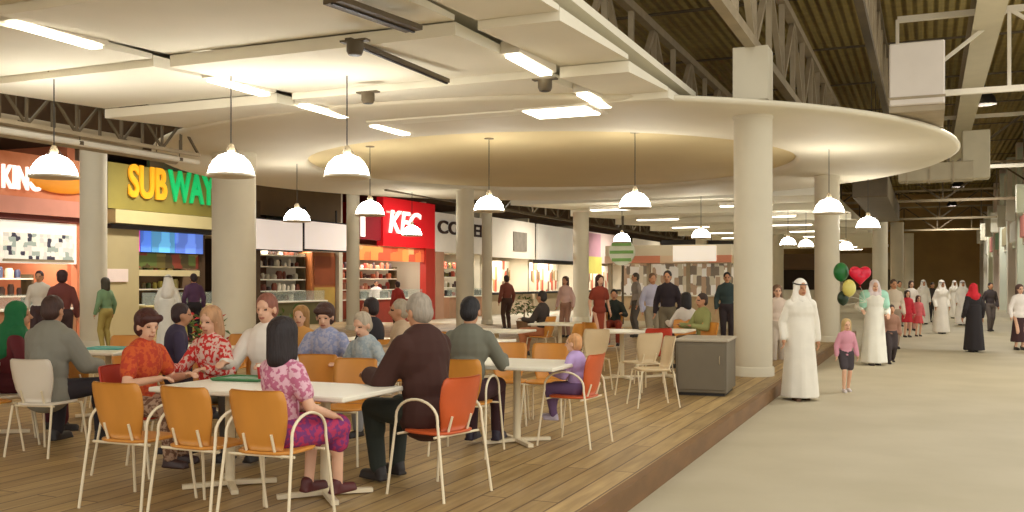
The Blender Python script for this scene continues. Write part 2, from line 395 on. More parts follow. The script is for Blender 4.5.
truss('long roof truss resting on the big column line', (BIGX, 6), (BIGX, 40), 5.4, 7.0, 1.6, STEEL, .16)
truss('roof truss seen over the edge of the tile ceiling', (-5.6, 5), (-5.6, 30), 5.3, 7.3, 1.7, STEEL, .18)
truss('slim roof truss to the left of the white duct box', (-.95, 8), (-.95, 44), 5.9, 7.3, 1.5, STEELD, .13, STEEL)
truss('dark roof truss far above the ring', (-9.5, 8), (-9.5, 34), 5.4, 7.4, 2, STEELD, .18)
truss('pale cross truss over the concourse nearest the duct box', (-.6, 22.5), (8, 22.5), 5.65, 7.3, 2.1, PIPE, .12)
for k, (Y, w) in enumerate(((36, 'second'), (50, 'third'), (64, 'fourth'), (78, 'last'))):
    truss('cross truss over the concourse, %s counted from the duct box' % w, (-13, Y), (5.2, Y), 5.5, 7.2, 2.2, PIPE if k == 0 else STEEL, .12, STEELD)
truss('shelf-high service truss along the left edge of the tile ceiling', (-12.3, 3), (-12.3, 14.1), 3.98, 4.5, .45, STEEL, .06, STEELD)
truss('service truss continuing above the far shops', (-14.2, 24), (-14.2, 80), 4.3, 5.0, 1.4, STEELD, .1)
for xx, zz_, rr, lb in ((-12.75, 3.92, .05, 'pale service pipe running beside the truss at the upper left'), (-13.3, 4.0, .09, 'thick service pipe left of the pale pipe at the upper left'), (-14.2, 4.35, .12, 'thickest service pipe over the passage before the burger sign')):
    t = thing('service_pipe', lb, 'pipe', (xx, 2, zz_))
    obj('run', MB().tube([(0, 0, 0), (0, 12.6, 0)], rr, 12), PIPE if rr < .06 else STEEL, t)
    for k in range(6): obj('clamp', MB().lathe([(rr + .015, -.03), (rr + .015, .03)], n=12).bar((0, 0, 0), (0, 0, .55), .015), STEELD, t, (0, .6 + k * 2.3, 0))
t = thing('roof_beam', 'wide pale roof beam running along the concourse', 'roof beam', (1.12, 10, 6.9))
obj('web', MB().box(-.1, .1, 0, 40, .04, .7), STEEL, t)
obj('bottom_flange', MB().box(-.27, .27, 0, 40, 0, .05), mat('beam_paint', (206, 196, 168), .6, .06, 2), t)
obj('top_flange', MB().box(-.27, .27, 0, 40, .7, .75), STEEL, t)
for k, Y in enumerate(range(14, 88, 6)):
    tag(obj('purlin', MB().box(-20.35, 5.38, Y - .1, Y + .1, 8.97, 9.0), STEELD), 'purlin under the corrugated roof spanning the whole hall', 'purlin', 'purlins under the roof')
# duct box and ducts
a = onY(889, 17.0).x; b = onY(945, 17.0).x
t = thing('air_unit', 'big white air handling box above the ring ceiling', 'air unit', ((a + b) / 2, 18, 4.42)); w = (b - a) / 2
obj('casing', MB().box(-w, w, -1, 1, .1, 1.12, bev=.02), mat('air_unit_paint', (222, 212, 200), .5, .05, 2), t)
obj('foot_frame', MB().box(-w, w, -.95, .95, 0, .1), STEEL, t)
obj('seam', MB().box(-w - .01, w + .01, -1.015, -1.0, .2, .24), STEEL, t)
t = thing('air_duct', 'rectangular beige air duct crossing behind the ring tip', 'air duct', (onY(952, 30).x, 30, 4.5))
obj('duct_run', MB().box(-1.4, .55, -.4, .4, 0, .5, bev=.02), mat('duct_metal', (176, 164, 136), .5, .1, 2), t)
obj('riser', MB().box(.25, .95, -.35, .35, .02, 1.35, bev=.02), mat('duct_metal2', (190, 180, 152), .5, .1, 2), t)
for k in range(3): obj('flange', MB().box(-1.2 + k * .6, -1.16 + k * .6, -.43, .43, -.03, .53), STEEL, t)
t = thing('air_duct', 'dark air duct hanging under the roof beside the concourse columns', 'air duct', (-1.6, 36, 3.6))
obj('duct_run', MB().box(-.5, .5, -5, 8, .6, 1.3, bev=.02), STEELD, t)
for k in range(5): obj('hanger', MB().bar((0, -4 + k * 2.6, 1.3), (0, -4 + k * 2.6, 5.4), .03), STEELD, t)
for k, (bxx, byy) in enumerate(FILLS):  # invented bell housings around the added roof fill lights
    z = 7.2 if bxx > 0 else 6.6
    t = thing('fill_light_housing', 'added black bell housing of a fill light under the roof on the %s side, row %s' % ('concourse' if bxx > 0 else 'shop', 'one two three four five'.split()[k % 5]), 'ceiling light', (bxx, byy, z), group='added roof fill lights')
    obj('reflector', MB().lathe([(.34, -.12), (.30, .08), (.14, .3), (.06, .38)], n=20, caps=False), BLACK, t)
    obj('stem', MB().tube([(0, 0, .36), (0, 0, 9 - z)], .02, 6), BLACK, t)

# ------------------------------------------------------------------ storefronts on the left (plane X = -20)
SX = -20.0
def sy(px): return onX(px, SX).y
def sz(px, py): return onX(px, SX, py).z
def face_box(name, px0, px1, z0, z1, m, parent, dx=0.0, th=.12, bev=0):
    y0, y1 = sy(px0), sy(px1)
    return obj(name, MB().box(SX + dx - th, SX + dx, y0, y1, z0, z1, bev=bev), m, parent, world=True)
def shop(label, px0, px1, zt):
    return thing('shop_unit', label, 'shop', (SX - 1, (sy(px0) + sy(px1)) / 2, DZ if sy(px1) < 31 else 0))
ROTX = (R(90), 0, R(90))      # lettering that reads from the hall (+X side)
def counter(px0, px1, m, top, label, dx=.1, h=1.0):
    y0, y1 = sy(px0), sy(px1)
    t = thing('service_counter', label, 'counter', (SX + dx - .35, (y0 + y1) / 2, 0)); L2 = (y1 - y0) / 2
    obj('front_panel', MB().box(.3, .36, -L2, L2, 0, h - .05), m, t); obj('body', MB().box(-.35, .3, -L2, L2, 0, h - .05), m, t)
    obj('countertop', MB().box(-.4, .42, -L2, L2, h - .05, h, bev=.01), top, t)
    obj('glass_guard', MB().box(.25, .27, -L2, L2, h, h + .35), mat('guard_glass', (190, 200, 190), .1, .02, 2, alpha=.25), t)
    k = 0; y = -L2 + .5
    while y < L2 - .4 and k < 5:
        b = obj('till', MB().box(-.15, .1, y, y + .3, h, h + .28, bev=.02), BLACK, t); y += 1.6; k += 1
def shelves(px0, px1, zs, label, cols, dx=-2.6, hgt=.3):
    y0, y1 = sy(px0), sy(px1)
    t = thing('display_shelf', label, 'shelf', (SX + dx, (y0 + y1) / 2, 0)); L2 = (y1 - y0) / 2
    for s_ in (-1, 1): obj('upright', MB().box(-.2, .2, s_ * L2 - .03, s_ * L2 + .03, 0, zs[-1] + .1), STEELD, t)
    for z in zs: obj('board', MB().box(-.22, .22, -L2, L2, z - .04, z), WHITE, t)
    n = 0
    for z in zs:
        y = -L2 + .15
        while y < L2 - .3 and n < 95:
            w = random.uniform(.12, .3); h = random.uniform(.14, hgt); c = random.choice(cols)
            obj('container', MB().lathe([(w * .4, 0), (w * .45, h * .7), (w * .3, h)], (0, y + w / 2, z), 10), mat('ware_%d_%d_%d' % c, c, .5, .1, 4), t)
            y += w + random.uniform(.02, .12); n += 1
SALMON = mat('salmon_panel', (216, 130, 92), .6, .1, 2); LITW = mat('menu_white', (246, 236, 222), .4, .03, 2, emit=.35 * E_SIGN)

def partition(px, m, z1=5.19, name='wall_shop'):
    y = sy(px); struct('wall_left', MB().box(-24, SX - .45, y - .12, y + .12, 0, z1), m)
for px, m in ((84, SALMON), (108, COLM), (214, DARKW), (256, DARKW), (351, COLM), (434, CREAM), (489, CREAM), (536, CREAM), (582, CREAM), (632, CREAM)):
    partition(px, m)
struct('wall_left', MB().box(-24, SX - .4, -2, 88, 5.2, 9), DARKW)
for px0, px1, c in ((-200, 84, (214, 190, 160)), (84, 214, (122, 112, 64)), (214, 351, (92, 58, 36)), (351, 434, (170, 80, 56)), (434, 489, (214, 196, 170)), (489, 640, (220, 208, 184))):
    struct('wall_left', MB().box(-23.95, -23.8, max(sy(px0), -2) if px0 > 0 else 2, sy(px1), 0, 5.2), mat('shopback_%d_%d_%d' % c, c, .8, .2, 1.5))

struct('ceiling', MB().box(-23.8, SX - .42, -1, 82, 3.08, 3.14), mat('shop_ceiling', (206, 192, 166), .8, .05, 1))
# 1 burger shop
t = shop('burger shop with salmon sign and white lit menu', -60, 82, 5)
face_box('bulkhead', -60, 82, 3.7, 4.75, mat('salmon_bulkhead', (224, 146, 104), .6, .15, 1.2, rgb2=(206, 118, 70)), t)
face_box('ledge', -60, 82, 3.28, 3.68, mat('pink_ledge', (222, 150, 128), .6, .08, 2), t, .2, .4)
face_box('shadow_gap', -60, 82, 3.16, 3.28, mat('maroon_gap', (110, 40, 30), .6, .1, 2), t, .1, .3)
face_box('menu_header', -60, 76, 2.1, 3.12, LITW, t, .02)
face_box('door_frame', 76, 83, 0.2, 3.7, SALMON, t, .03, .2)
z = sz(20, 190)
text('KING', 1.02, (SX + .04, sy(1), z), ROTX, mat('sign_white', (255, 250, 240), .4, .02, 2, emit=.7 * E_SIGN), t, bold=.02, fit=(sy(39) - sy(1), sz(20, 166) - z))
obj('bun_emblem', MB().ell((SX + .05, sy(60), sz(60, 182)), (.08, 1.0, .3), nu=20), mat('bun_orange', (222, 140, 40), .4, .05, 2, emit=.25), t, world=True)
t2 = thing('menu_board', 'white lit menu board with dark print in the burger shop', 'menu board', (SX + .1, sy(40), 2.2))
obj('panel', MB().box(0, .05, sy(0) - sy(40), sy(70) - sy(40), .0, .62), mat('menu_print', (236, 232, 220), .5, kind='cells', scale=9, rgb2=((236, 232, 220), (60, 56, 70), (214, 210, 200), (160, 170, 160), (236, 230, 210)), emit=.25), t2)
obj('frame', MB().box(-.02, .04, sy(0) - sy(40), sy(70) - sy(40), -.06, .0), STEEL, t2)
counter(-40, 73, mat('burger_counter', (172, 120, 84), .5, .2, 2), WHITE, 'tan service counter of the burger shop')
shelves(0, 70, [1.3, 1.75], 'kitchen shelves behind the burger counter', [(70, 50, 44), (200, 190, 160), (60, 70, 96), (160, 90, 60)], -1.5)

# beige wall beside the slim column
t = shop('sandwich shop with yellow and green lettering', 108, 213, 5)
OLIVE = mat('olive_bulkhead', (150, 136, 64), .6, .15, 1)
face_box('side_wall', 107, 139, 0, 3.1, mat('khaki_wall', (176, 160, 118), .7, .08, 1), t, 0, .25)
face_box('bulkhead', 108, 214, 3.62, 4.85, OLIVE, t)
face_box('upper_panel', 150, 214, 4.87, 5.3, mat('darkgreen_panel', (44, 74, 44), .6, .1, 1, rgb2=(120, 30, 40), kind='bands'), t)
face_box('ledge', 107, 214, 3.22, 3.58, mat('beige_ledge', (210, 194, 140), .6, .08, 2), t, .3, .5)
zz = sz(150, 200)
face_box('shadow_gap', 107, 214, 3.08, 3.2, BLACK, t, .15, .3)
ya, yb, yc = sy(127), sy(165), sy(214)
zb_ = sz(165, 201); zt_ = sz(165, 169)
text('SUB', 1.2, (SX + .06, ya, zb_), ROTX, mat('sub_yellow', (236, 164, 34), .4, .05, 2, emit=.4 * E_SIGN), t, bold=.03, fit=(yb - ya, zt_ - zb_))
text('WAY', 1.2, (SX + .06, yb + .08, zb_), ROTX, mat('way_green', (20, 170, 92), .4, .05, 2, emit=.6 * E_SIGN), t, bold=.03, fit=(yc - yb - .1, zt_ - zb_))
for k, (pa, pb, c, lb) in enumerate(((134, 147, (190, 60, 130), 'magenta menu screen at the left end of the sandwich shop row'), (147, 158, (70, 110, 200), 'blue menu screen beside the magenta one'), (158, 182, (84, 150, 196), 'light blue menu screen in the middle of the sandwich shop row'), (182, 210, (88, 120, 206), 'blue menu screen nearest the thick column'))):
    t2 = thing('menu_screen', lb, 'menu screen', (SX - .3, sy((pa + pb) / 2), 2.5), group='sandwich shop menu screens'); h = (sy(pb) - sy(pa)) / 2
    obj('screen', MB().box(0, .06, -h + .02, h - .02, 0, .62), mat('scr_%d' % k, c, .4, kind='cells', scale=2.5, rgb2=(c, tuple(min(255, int(v * 1.25)) for v in c), c), emit=.5), t2)
    obj('casing', MB().box(-.05, 0, -h, h, -.03, .65), BLACK, t2)
face_box('food_pictures', 141, 212, sz(175, 268), sz(175, 242), mat('olive_pictures', (96, 84, 40), .5, kind='cells', scale=3, rgb2=((70, 58, 30), (120, 104, 56), (120, 50, 34), (84, 96, 44), (60, 44, 30)), emit=.25), t, -.5, .05)
face_box('light_shelf', 141, 212, sz(175, 276), sz(175, 270), mat('cream_shelf', (214, 198, 150), .5, .05, 2), t, -.45, .3)
shelves(139, 212, [1.0, 1.45, 1.9, 2.3], 'shelves of olive and brown goods inside the sandwich shop', [(70, 60, 30), (160, 150, 70), (120, 40, 30), (60, 80, 40), (190, 180, 120)], -1.3)
counter(142, 212, mat('olive_counter', (158, 150, 76), .5, .15, 2), mat('sand_top', (214, 196, 140), .4, .05, 2), 'olive counter of the sandwich shop')
tag(obj('notice_board', MB().box(SX + .01, SX + .05, sy(104), sy(127), 1.65, 2.0, bev=.005), mat('notice', (226, 206, 196), .6, .05, 3)), 'pale pink notice board on the beige wall', 'notice board')

# 3 dark brown shop with two white panels
t = shop('dark brown shop with two blank white sign panels', 257, 350, 5)
face_box('bulkhead', 257, 350, 3.9, 5.19, mat('brown_bulkhead', (104, 80, 48), .7, .2, .8), t, -.4)
face_box('pier', 256, 263, 0, 4.3, DARKW, t, -.1)
for k, (pa, pb) in enumerate(((257, 303), (306, 350))):
    q = (pa + pb) / 2; yy = sy(q); h = (sy(pb) - sy(pa)) / 2
    t2 = thing('sign_panel', ['blank white sign panel over the dark brown shop, left one', 'blank white sign panel over the dark brown shop, next to the thin column'][k], 'sign panel', (SX, yy, sz(q, 250)), group='blank white sign panels')
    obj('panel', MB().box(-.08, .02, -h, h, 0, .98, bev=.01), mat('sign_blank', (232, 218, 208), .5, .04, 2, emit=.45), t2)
    obj('frame', MB().box(-.12, -.02, -h - .04, h + .04, -.05, 1.03), BLACK, t2)
    for k2 in (-1, 1): obj('bracket', MB().bar((-.3, k2 * h * .7, 1.0), (-.3, k2 * h * .7, 1.5), .05), BLACK, t2)
shelves(268, 325, [.95, 1.35, 1.75, 2.2, 2.6], 'white display shelves in the dark brown shop', [(230, 220, 200), (120, 60, 40), (200, 190, 170), (60, 40, 30)], -1.05)
t2 = thing('display_cabinet', 'amber display cabinet at the right end of the dark brown shop', 'display cabinet', (SX - .9, sy(338), 0)); h = (sy(349) - sy(326)) / 2
obj('case', MB().box(-.3, .3, -h, h, 0, 2.75, bev=.02), mat('amber_wood', (166, 96, 46), .5, .2, 1), t2)
obj('door', MB().box(.3, .33, -h + .1, h - .1, .2, 1.45), mat('amber_door', (196, 160, 80), .4, .2, 2), t2)
obj('shelf_panel', MB().box(.3, .33, -h + .1, h - .1, 1.55, 2.6), mat('amber_panel', (150, 74, 40), .4, .2, 2), t2)
counter(265, 324, mat('green_counter', (96, 92, 52), .5, .2, 2), WHITE, 'dark green counter of the dark brown shop')

# 4 red chicken shop
SRED = mat('sign_red', (206, 20, 30), .45, .06, 1, emit=.25)
t = shop('red fried chicken shop with white lettering', 358, 433, 5)
face_box('bulkhead', 381, 433, 3.1, 5.05, SRED, t, .1, .3)
face_box('side_bulkhead', 357, 381, 3.3, 4.6, mat('darkred', (140, 20, 34), .5, .1, 1), t)
face_box('side_band', 360, 364, 3.4, 4.5, mat('sign_white', (255, 250, 240)), t, .06, .05)
face_box('pillar', 424, 433, 0, 3.1, mat('pillar_red', (178, 44, 30), .5, .15, 1), t, .1, .3)
face_box('menu_strip', 358, 424, 2.5, 3.05, mat('orange_menu', (226, 120, 66), .5, kind='cells', scale=2, rgb2=((232, 150, 80), (200, 80, 50), (236, 170, 110), (210, 90, 60)), emit=.3), t)
y0 = sy(386); y1 = sy(425)
text('KFC', 1.35, (SX + .14, sy(386), sz(398, 234)), ROTX, mat('sign_white', (255, 250, 240)), t, shear=.2, bold=.02, fit=(sy(418) - sy(386), sz(398, 211) - sz(398, 234)))
face_box('sign_stripe', 384, 415, 4.42, 4.5, mat('stripe_pink', (240, 170, 160), .5, .05, 2, emit=.3), t, .12, .03)
shelves(360, 420, [.95, 1.35, 1.8, 2.2], 'crowded red and brown shelves in the chicken shop', [(190, 110, 80), (220, 180, 170), (150, 50, 40), (80, 60, 60), (200, 140, 110)], -1.35)
counter(360, 422, mat('red_counter', (150, 50, 36), .5, .2, 2), WHITE, 'red counter of the fried chicken shop')

# 5 coffee shop, and the pale shops beyond
t = shop('white coffee shop with dark lettering', 436, 487, 5)
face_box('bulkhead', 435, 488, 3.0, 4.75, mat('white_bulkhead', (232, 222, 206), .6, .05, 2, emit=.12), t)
BR = mat('brown_letter', (60, 34, 30), .6, .1, 3)
text('COFFEE', .95, (SX + .05, sy(437), sz(445, 234)), ROTX, BR, t, bold=.02, fit=(sy(485) - sy(437), .6))
face_box('wood_panel', 436, 444, 0, 3.0, mat('pinkwood', (196, 150, 122), .6, .1, 1), t)
shelves(444, 486, [.95, 1.4, 1.9, 2.3], 'coffee shop shelves with red and dark jars', [(80, 50, 40), (200, 90, 70), (220, 210, 190), (120, 110, 60)], -1.05)
counter(447, 486, mat('coffee_counter', (186, 140, 108), .5, .15, 2), WHITE, 'tan counter of the coffee shop')
far = [(491, 535, (238, 226, 206), 'pale shop with grey square emblem beyond the coffee shop'), (538, 580, (240, 232, 216), 'bright white shop with black awning line'), (584, 630, (226, 200, 188), 'shop with pink and yellow poster beyond the pale column'), (634, 660, (220, 206, 180), 'last pale shop on the left before the end wall')]
for k, (a, b, c, lb) in enumerate(far):
    t = shop(lb, a, b, 5)
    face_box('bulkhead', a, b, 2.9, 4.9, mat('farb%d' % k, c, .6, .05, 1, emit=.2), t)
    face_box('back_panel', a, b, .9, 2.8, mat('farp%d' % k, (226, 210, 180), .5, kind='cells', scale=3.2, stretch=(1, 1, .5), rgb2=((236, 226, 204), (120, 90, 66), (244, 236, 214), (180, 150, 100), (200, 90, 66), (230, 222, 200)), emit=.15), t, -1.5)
    face_box('counter_front', a, b, 0, 1.0, mat('farc%d' % k, (196, 176, 146), .6, .1, 1), t, -.2)
    face_box('counter_top', a, b, 1.0, 1.12, BLACK, t, 0, .5)
    if k == 0: face_box('square_emblem', 513, 526, 3.3, 4.3, mat('emblem_grey', (150, 140, 126), .6, .2, 3), t, .06, .08)
    if k == 1: face_box('awning', 538, 578, 2.7, 2.9, BLACK, t, .3, .6)
    if k == 2:
        face_box('pink_poster', 588, 600, 3.3, 4.8, mat('pinkp', (226, 170, 186), .6, .1, 1), t, .05, .06)
        face_box('yellow_poster', 588, 601, 2.2, 3.3, mat('yellowp', (226, 214, 110), .6, .1, 1, emit=.2), t, .05, .06)
# round green sign
p = at(622, 38, 0)
t = thing('round_sign', 'green and white striped round hanging sign in the far hall', 'sign', (p.x, p.y, 2.3))
obj('disc', MB().loft([[(.52 * math.cos(a_ * PI / 12), y_, .52 + .52 * math.sin(a_ * PI / 12)) for a_ in range(24)] for y_ in (.06, -.06)]), mat('sign_pale', (228, 232, 212), .5, .05, 3), t)
for k in range(3):
    zc = .22 + k * .3; hw = math.sqrt(.52 ** 2 - (zc - .52) ** 2) * .92
    obj('stripe', MB().box(-hw, hw, -.075, -.055, zc - .06, zc + .06), mat('sign_green', (130, 180, 96), .5, .1, 3), t)
obj('pole', MB().tube([(0, .1, -2.3), (0, .1, 1.95)], .05), STEELD, t)

for pa, pb, e, lb in ((0, 80, 65, 'burger shop'), (112, 210, 80, 'sandwich shop'), (262, 346, 60, 'dark brown shop'), (360, 430, 70, 'chicken shop'), (440, 486, 80, 'coffee shop'), (492, 534, 130, 'pale shop with the grey emblem'), (540, 580, 170, 'bright white shop'), (586, 630, 150, 'shop with the two posters'), (634, 660, 140, 'last pale shop')):  # made-up ceiling fixtures with area lights, added to brighten the shop interiors
    yy = (sy(pa) + sy(pb)) / 2; hl = (sy(pb) - sy(pa)) * .36
    t = thing('shop_fill_fixture', 'added long fill light fixture inside the ' + lb, 'ceiling light', (SX - .9, yy, 2.98))
    obj('housing', MB().box(-.12, .12, -hl, hl, .02, .1), PIPE, t); obj('diffuser', MB().box(-.1, .1, -hl + .02, hl - .02, 0, .02), PIPE, t)
    l = bpy.data.lights.new('shop_fill_light', 'AREA'); l.shape = 'RECTANGLE'; l.size = .2; l.size_y = hl * 2; l.energy = e; l.color = (1, .92, .8)
    o = bpy.data.objects.new('shop_fill_light', l); C.objects.link(o); o.location = (SX - .9, yy, 2.96)
# ------------------------------------------------------------------ kiosk and end of hall
ky = 40.0; kx0 = onY(606, ky).x; kx1 = onY(732, ky).x
t = thing('kiosk', 'island kiosk with a long pale pink canopy in the back of the hall', 'kiosk', ((kx0 + kx1) / 2, ky, 0)); h = (kx1 - kx0) / 2
obj('canopy', MB().box(-h, h, -.2, 2.4, 2.45, 2.75), mat('canopy_pink', (222, 188, 164), .6, kind='cells', scale=.9, rgb2=((226, 200, 170), (216, 140, 110), (230, 206, 160), (206, 176, 140))), t)
obj('roof_panel', MB().box(-h, h, -.1, 2.4, 2.75, 3.2), CREAM, t)
obj('sign_board', MB().box(.3, 2.1, -.3, -.2, 2.5, 3.15, bev=.02), LITW, t)
for k in range(4): obj('post', MB().box(-h + .1 + k * (2 * h - .3) / 3, -h + .25 + k * (2 * h - .3) / 3, 0, .15, 0, 2.45), STEEL, t)
obj('counter', MB().box(-h + .3, h - .3, .1, .7, 0, 1.05), mat('kiosk_counter', (200, 172, 130), .5, .15, 2), t)
obj('countertop', MB().box(-h + .2, h - .2, 0, .8, 1.05, 1.1), WHITE, t)
obj('back_panel', MB().box(-h, h, 2.2, 2.3, 0, 2.45), mat('kiosk_back', (200, 190, 160), .6, kind='cells', scale=5, stretch=(1, 1, .5), rgb2=((232, 224, 206), (130, 116, 96), (214, 202, 172), (180, 150, 118), (236, 230, 214)), emit=.2), t)
for k, (pa, pb, Y, lb) in enumerate(((661, 697, 52, 'dark hanging sign box over the kiosk, left one'), (708, 737, 54, 'dark hanging sign box over the kiosk, beside the big column'))):
    a = onY(pa, Y).x; b = onY(pb, Y).x
    t = thing('hanging_sign', lb, 'sign', ((a + b) / 2, Y, 3.2)); w = (b - a) / 2
    obj('board', MB().box(-w, w, 0, .2, 0, .75, bev=.02), BLACK, t)
    for s_ in (-1, 1): obj('hanger', MB().tube([(s_ * w * .8, .1, .7), (s_ * w * .8, .1, 1.3)], .02, 6), BLACK, t)
for k, (pa, pb, c, lb) in enumerate(((668, 700, (226, 214, 190), 'cream end-wall stall below the hanging signs'), (703, 735, (230, 218, 196), 'end-wall stall half hidden by the big column'), (774, 818, (96, 70, 40), 'dark brown stall right of the big column'), (840, 900, (150, 130, 96), 'tan stall on the end wall behind the balloons'))):
    Y = 84; a = onY(pa, Y).x; b = onY(pb, Y).x
    t = thing('stall', lb, 'stall', ((a + b) / 2, Y, 0)); w = (b - a) / 2
    obj('fascia', MB().box(-w, w, 0, .3, 2.7, 4.0), mat('stf%d' % k, c, .6, .1, 1), t)
    obj('back_panel', MB().box(-w, w, 2, 2.1, 0, 2.7), mat('stb%d' % k, tuple(int(v * .7) for v in c), .6, .3, 1), t)
    for s_ in (-1, 1): obj('side_panel', MB().box(s_ * w - .1, s_ * w + .1, 0, 2, 0, 2.7), CREAM, t)
    obj('counter', MB().box(-w + .3, w - .3, .2, .8, 0, 1.0), CREAM, t)

# ------------------------------------------------------------------ right row of shops (X = 4)
RX = 4.0
rcols = [(232, 232, 212), (218, 226, 204), (236, 224, 210), (224, 230, 216), (234, 216, 204), (224, 228, 206), (236, 230, 216), (224, 212, 194)]
names = 'first second third fourth fifth sixth seventh eighth'.split()
for k in range(8):
    Y = 40 + k * 6; hgt = 8.3 if k < 5 else 7.0
    t = thing('shop', 'pale shop front on the right of the concourse, %s one from the camera' % names[k], 'shop', (RX, Y + 3, 0), group='right hand shop fronts')
    M1 = mat('rs%d' % k, rcols[k], .6, .08, 1)
    obj('pilaster', MB().box(-.1, 1.4, -3, -2.3, 0, hgt), M1, t)
    obj('pilaster', MB().box(-.1, 1.4, 2.5, 2.98, 0, hgt - .3), M1, t)
    obj('fascia', MB().box(.1, 1.4, -2.3, 2.5, 3.4, hgt - .5), mat('rf%d' % k, rcols[(k + 3) % 8], .6, .2, .8), t)
    obj('sign', MB().box(-.05, .1, -1.8, 2.0, 3.7, 4.7, bev=.02), mat('rsig%d' % k, [(120, 150, 110), (190, 120, 110), (230, 226, 210), (150, 140, 110)][k % 4], .5, .1, 1, emit=.1), t)
    obj('blade_sign', MB().box(-.55, -.12, -2.6, -2.45, 4.6, 5.8, bev=.02), mat('blade', (226, 222, 206), .5, .1, 1), t)
    obj('shop_window', MB().box(.5, .56, -2.3, 2.5, .3, 3.2), mat('shop_glass', (150, 140, 112), .15, .3, .6), t)
    obj('plinth', MB().box(.4, .7, -2.3, 2.5, 0, .3), STEEL, t)
    for q in range(3): obj('mullion', MB().box(.42, .5, -2.3 + q * 2.35, -2.2 + q * 2.35, .3, 3.2), PIPE, t)

# ------------------------------------------------------------------ chairs and tables
def chair_parts(t, pm, fm, arms=True):
    # backrest: curved shell narrowing to the seat
    rows = [(.455, .13, -.175), (.50, .15, -.195), (.56, .175, -.21), (.66, .195, -.225), (.76, .200, -.245), (.815, .190, -.262), (.83, .17, -.268)]
    nn = 10; vs = []; fs = []
    for side, off in ((0, 0.0), (1, -.014)):
        for z, w, y in rows:
            for i in range(nn + 1):
                u = -1 + 2 * i / nn; vs.append((w * u, y + off + .045 * u * u, z))
    m_ = (nn + 1); K = len(rows)
    for k in range(K - 1):
        for i in range(nn):
            a = k * m_ + i; fs.append((a + 1, a, a + m_, a + m_ + 1)); b = a + K * m_; fs.append((b, b + 1, b + m_ + 1, b + m_))
    for k in range(K - 1):
        for i in (0, nn):
            a = k * m_ + i; b = a + K * m_; fs.append((a, a + m_, b + m_, b) if i else (a + m_, a, b, b + m_))
    for i in range(nn):
        for k in (0, K - 1):
            a = k * m_ + i; b = a + K * m_; fs.append((a, a + 1, b + 1, b) if k else (a + 1, a, b, b + 1))
    obj('backrest', MB().add(vs, fs, True), pm, t)
    seat = [];
    for i in range(24):
        a = 2 * PI * i / 24; c, s_ = math.cos(a), math.sin(a); e = .55
        seat.append((.205 * math.copysign(abs(c) ** e, c), .20 * math.copysign(abs(s_) ** e, s_)))
    obj('seat', MB().loft([[(x * .97, y * .97, .432) for x, y in seat], [(x, y, .438) for x, y in seat], [(x, y, .448) for x, y in seat], [(x * .9, y * .9, .452) for x, y in seat]]), pm, t)
    R_ = .0098
    for s_ in (-1, 1):
        fx = .235 if arms else .19
        top = .52 if arms else .43
        obj('leg', MB().tube([(s_ * (fx + .03), .245, 0), (s_ * fx, .185, top)], R_), fm, t)
        obj('leg', MB().tube([(s_ * (fx + .02), -.275, 0), (s_ * fx, -.20, top)], R_), fm, t)
        if arms:
            pts = [(s_ * fx, .185, .50)] + [(s_ * fx, -.0075 + .1925 * math.cos(q), .545 + .13 * math.sin(q)) for q in [PI * i / 12 for i in range(13)]] + [(s_ * fx, -.20, .50)]
            obj('armrest', MB().tube(pts, R_), fm, t)
        else: pass
    fx = .235 if arms else .19
    obj('seat_rail', MB().tube([(-fx, .17, .425), (fx, .17, .425)], .009).tube([(-fx, -.17, .425), (fx, -.17, .425)], .009).tube([(-.1, -.17, .425), (-.1, -.215, .56)], .009).tube([(.1, -.17, .425), (.1, -.215, .56)], .009).tube([(-.1, -.17, .425), (-.1, .17, .425)], .009).tube([(.1, -.17, .425), (.1, .17, .425)], .009), fm, t)
protos = {}
def chair(px, d, face, label, kind='orange', group=None, pos=None, rot=None):
    loc = Vector(pos) if pos else at(px, d, DZ); rz = R(HEAD + face) if rot is None else R(rot)
    if kind not in protos:
        t = thing('cafe_chair', label, 'chair', loc, rz, group)
        pm, arms = {'orange': (ORANGE, True), 'plain': (ORANGE, False), 'rust': (RUST, True), 'red': (RED, False), 'white': (SHELL, False), 'pale': (mat('pale_chair', (214, 190, 150), .5, .1, 3), False)}[kind]
        chair_parts(t, pm, CFRAME, arms); remember(t); protos[kind] = t; return t
    t = dup(protos[kind], loc, rz, label); 
    if group: t['group'] = group
    elif 'group' in t: del t['group']
    return t
def table(pos, w, l, label, rz=0, m=WHITE, kind='square', px=None):
    t = thing('cafe_table', label, 'table', pos, rz)
    if kind == 'round': obj('tabletop', MB().lathe([(w / 2 - .01, .705), (w / 2, .715), (w / 2, .735), (w / 2 - .01, .74)], n=36), m, t)
    else: obj('tabletop', MB().box(-w / 2, w / 2, -l / 2, l / 2, .705, .74, bev=.008), m, t)
    obj('pedestal', MB().lathe([(.035, .03), (.035, .69), (.12, .70)], n=16), CFRAME, t)
    for k in range(4):
        a = PI / 4 + k * PI / 2
        obj('foot', MB().bar((0, 0, .03), (.33 * math.cos(a), .33 * math.sin(a), .02), .05, .03), CFRAME, t)
    return t
